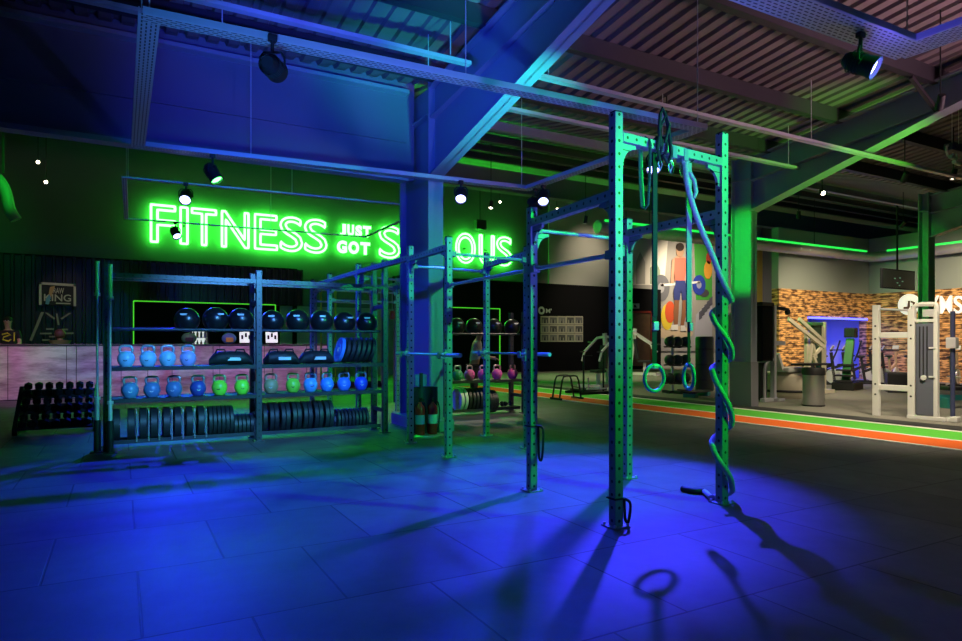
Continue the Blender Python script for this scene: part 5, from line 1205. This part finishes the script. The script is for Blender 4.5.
lb(MB(), L+.33, 0, .035, .80, .12, .07).build('base_bar', Wf, t); lb(MB(), L+.70, .0, .05, .12, .2, .10, .02).build('base_foot', Wf, t)
MB().cyl(Dv*(L+.55)+Nv*.3+Vector((0,0,.05)), Dv*(L+.55)+Nv*.3+Vector((0,0,2.0)), .04).build('guide_column', mat('column_blue', (.05,.06,.14), .4), t, True)
lb(MB(), L+.55, .28, 1.42, .16, .16, .2, .02).build('carriage', M['bolt'], t); lb(MB(), L+.55, .15, .035, .08, .5, .07).build('rear_foot', Wf, t)

# ------------------------------------------------------------------ blue studio strips
t = thing('led_strip', 'bright blue light strip along the top of the studio opening', 'light strip', ((xo0+xo1)/2, YP-.02, 2.38))
MB().box((0,0,0), (xo1-xo0,.05,.07)).build('tube', M['blueled'], t)
for i, px in enumerate((830.5, 843, 862)):
    xx = on_y(px, YP+2.8); t = thing('led_strip', 'vertical blue light strip on the studio back wall, %s' % ('nearest the cream lever','in the middle','nearest the white cable rack')[i], 'light strip', (xx, YP+2.93, 1.2))
    MB().box((0,0,0), (.05,.04,2.4)).build('tube', M['blueled'], t)
lamp('studio_light', 'AREA', ((xo0+xo1)/2+.4, YP+1.6, 2.55), 190, (.04,.06,1), ((xo0+xo1)/2+.4, YP+1.6, 0), 1.6)
# exercise bikes and steppers in the dark at the far right
def bike(label, loc, rz, accent):
    t = thing('exercise_bike', label, 'exercise bike', loc, rz)
    MB().box((0,-.5,.03),(.5,.07,.06)).box((0,.5,.03),(.5,.07,.06)).box((0,0,.06),(.07,1.0,.06)).build('base', M['black'], t)
    MB().lathe([(0,-.03),(.24,-.03),(.25,0),(.24,.03),(0,.03)], c=(0,-.35,.33), rot=(0,PI/2,0)).build('flywheel', M['bolt'], t, True)
    MB().bar((0,-.4,.1),(0,-.28,1.12),.06,.09).bar((0,.2,.1),(0,.32,.92),.06,.08).bar((0,-.32,.7),(0,.25,.45),.06,.09).build('frame', accent, t)
    MB().sphere((0,.34,.97),.12,(1,1.25,.4)).build('saddle', M['pad'], t, True)
    MB().tube([(-.22,-.55,1.2),(-.2,-.3,1.2),(0,-.27,1.16),(.2,-.3,1.2),(.22,-.55,1.2)],.018,8).build('handlebar', M['pad'], t, True)
    MB().box((0,-.32,1.28),(.2,.03,.14),rot=(.5,0,0)).build('console', M['bolt'], t)
    MB().cyl((-.2,-.02,.33),(.2,-.02,.33),.02).cyl((-.02,-.02,.33),(-.14,-.02,.5),.015).cyl((.02,-.02,.33),(.14,-.02,.18),.015).build('crank', M['bolt'], t)
EX = [(822,13.6,.3,'dark'),(834,13.9,.3,'dark'),(861,13.9,.3,'dark'),(872,12.9,.6,'dark')]
nm = ['beside the steel bin','second from the steel bin','third from the steel bin','behind the white upright']
for i, (px, Y, rz, c) in enumerate(EX): bike('dark exercise bike before the blue studio, '+nm[i], (on_y(px,Y), Y, 0), rz, M['black'])
for i, (X2, Y) in enumerate([(24.5,14.0),(24.3,13.25),(24.1,12.5),(23.9,11.75),(23.7,11.0),(23.5,10.25)]): bike('exercise bike in the row along the stone side wall, %s from the corner' % ORD[i], (X2, Y, 0), math.radians(100), mat('bike_tan', (.5,.33,.22), .5))
x, y = on_y(848,12.0), 12.0
t = thing('stair_climber', 'green stair climber leaning back before the blue studio', 'gym machine', (x, y, 0), .3)
MB().bar((-.3,0,.1),(.28,0,1.55),.22,.14).build('mast', M['greenm'], t); MB().box((-.05,0,.12),(1.1,.62,.24),bev=.04).build('base', M['black'], t); MB().box((.32,0,1.75),(.4,.3,.3),bev=.03).build('console', M['black'], t)
for s in (-.3,.3): MB().tube([(-.5,s,.9),(-.1,s,1.15),(.28,s,1.5)],.025,8).build('handrail', M['pad'], t, True)
for i in range(4): MB().box((-.5+.14*i,0,.28+.16*i),(.24,.5,.05)).build('step', M['pad'], t)
# plyo box, teal bench at the edge
x, y = floor_at(898, 392)
t = thing('plyo_box', 'black soft jump box behind the white cable rack', 'box', (x, y, 0), .6); MB().box((0,0,.28),(.9,.6,.56),bev=.02).build('body', M['pad'], t); MB().box((0,0,.567),(.86,.56,.012)).build('top_panel', M['purlin'], t)
x, y = floor_at(958, 408)
t = thing('weight_bench', 'teal framed bench at the picture edge beyond the white cable rack', 'bench', (x+.25, y, 0), -.5)
MB().box((0,0,.22),(1.2,.10,.12)).box((.5,0,.11),(.10,.6,.22)).box((-.5,0,.11),(.10,.5,.22)).bar((.3,0,.25),(.5,0,1.05),.10,.10).build('frame', M['teal'], t); MB().box((-.1,0,.42),(.7,.3,.08),bev=.02).build('seat', M['pad'], t); MB().bar((.25,0,.45),(.45,0,1.1),.3,.08).build('backrest', M['teal'], t)
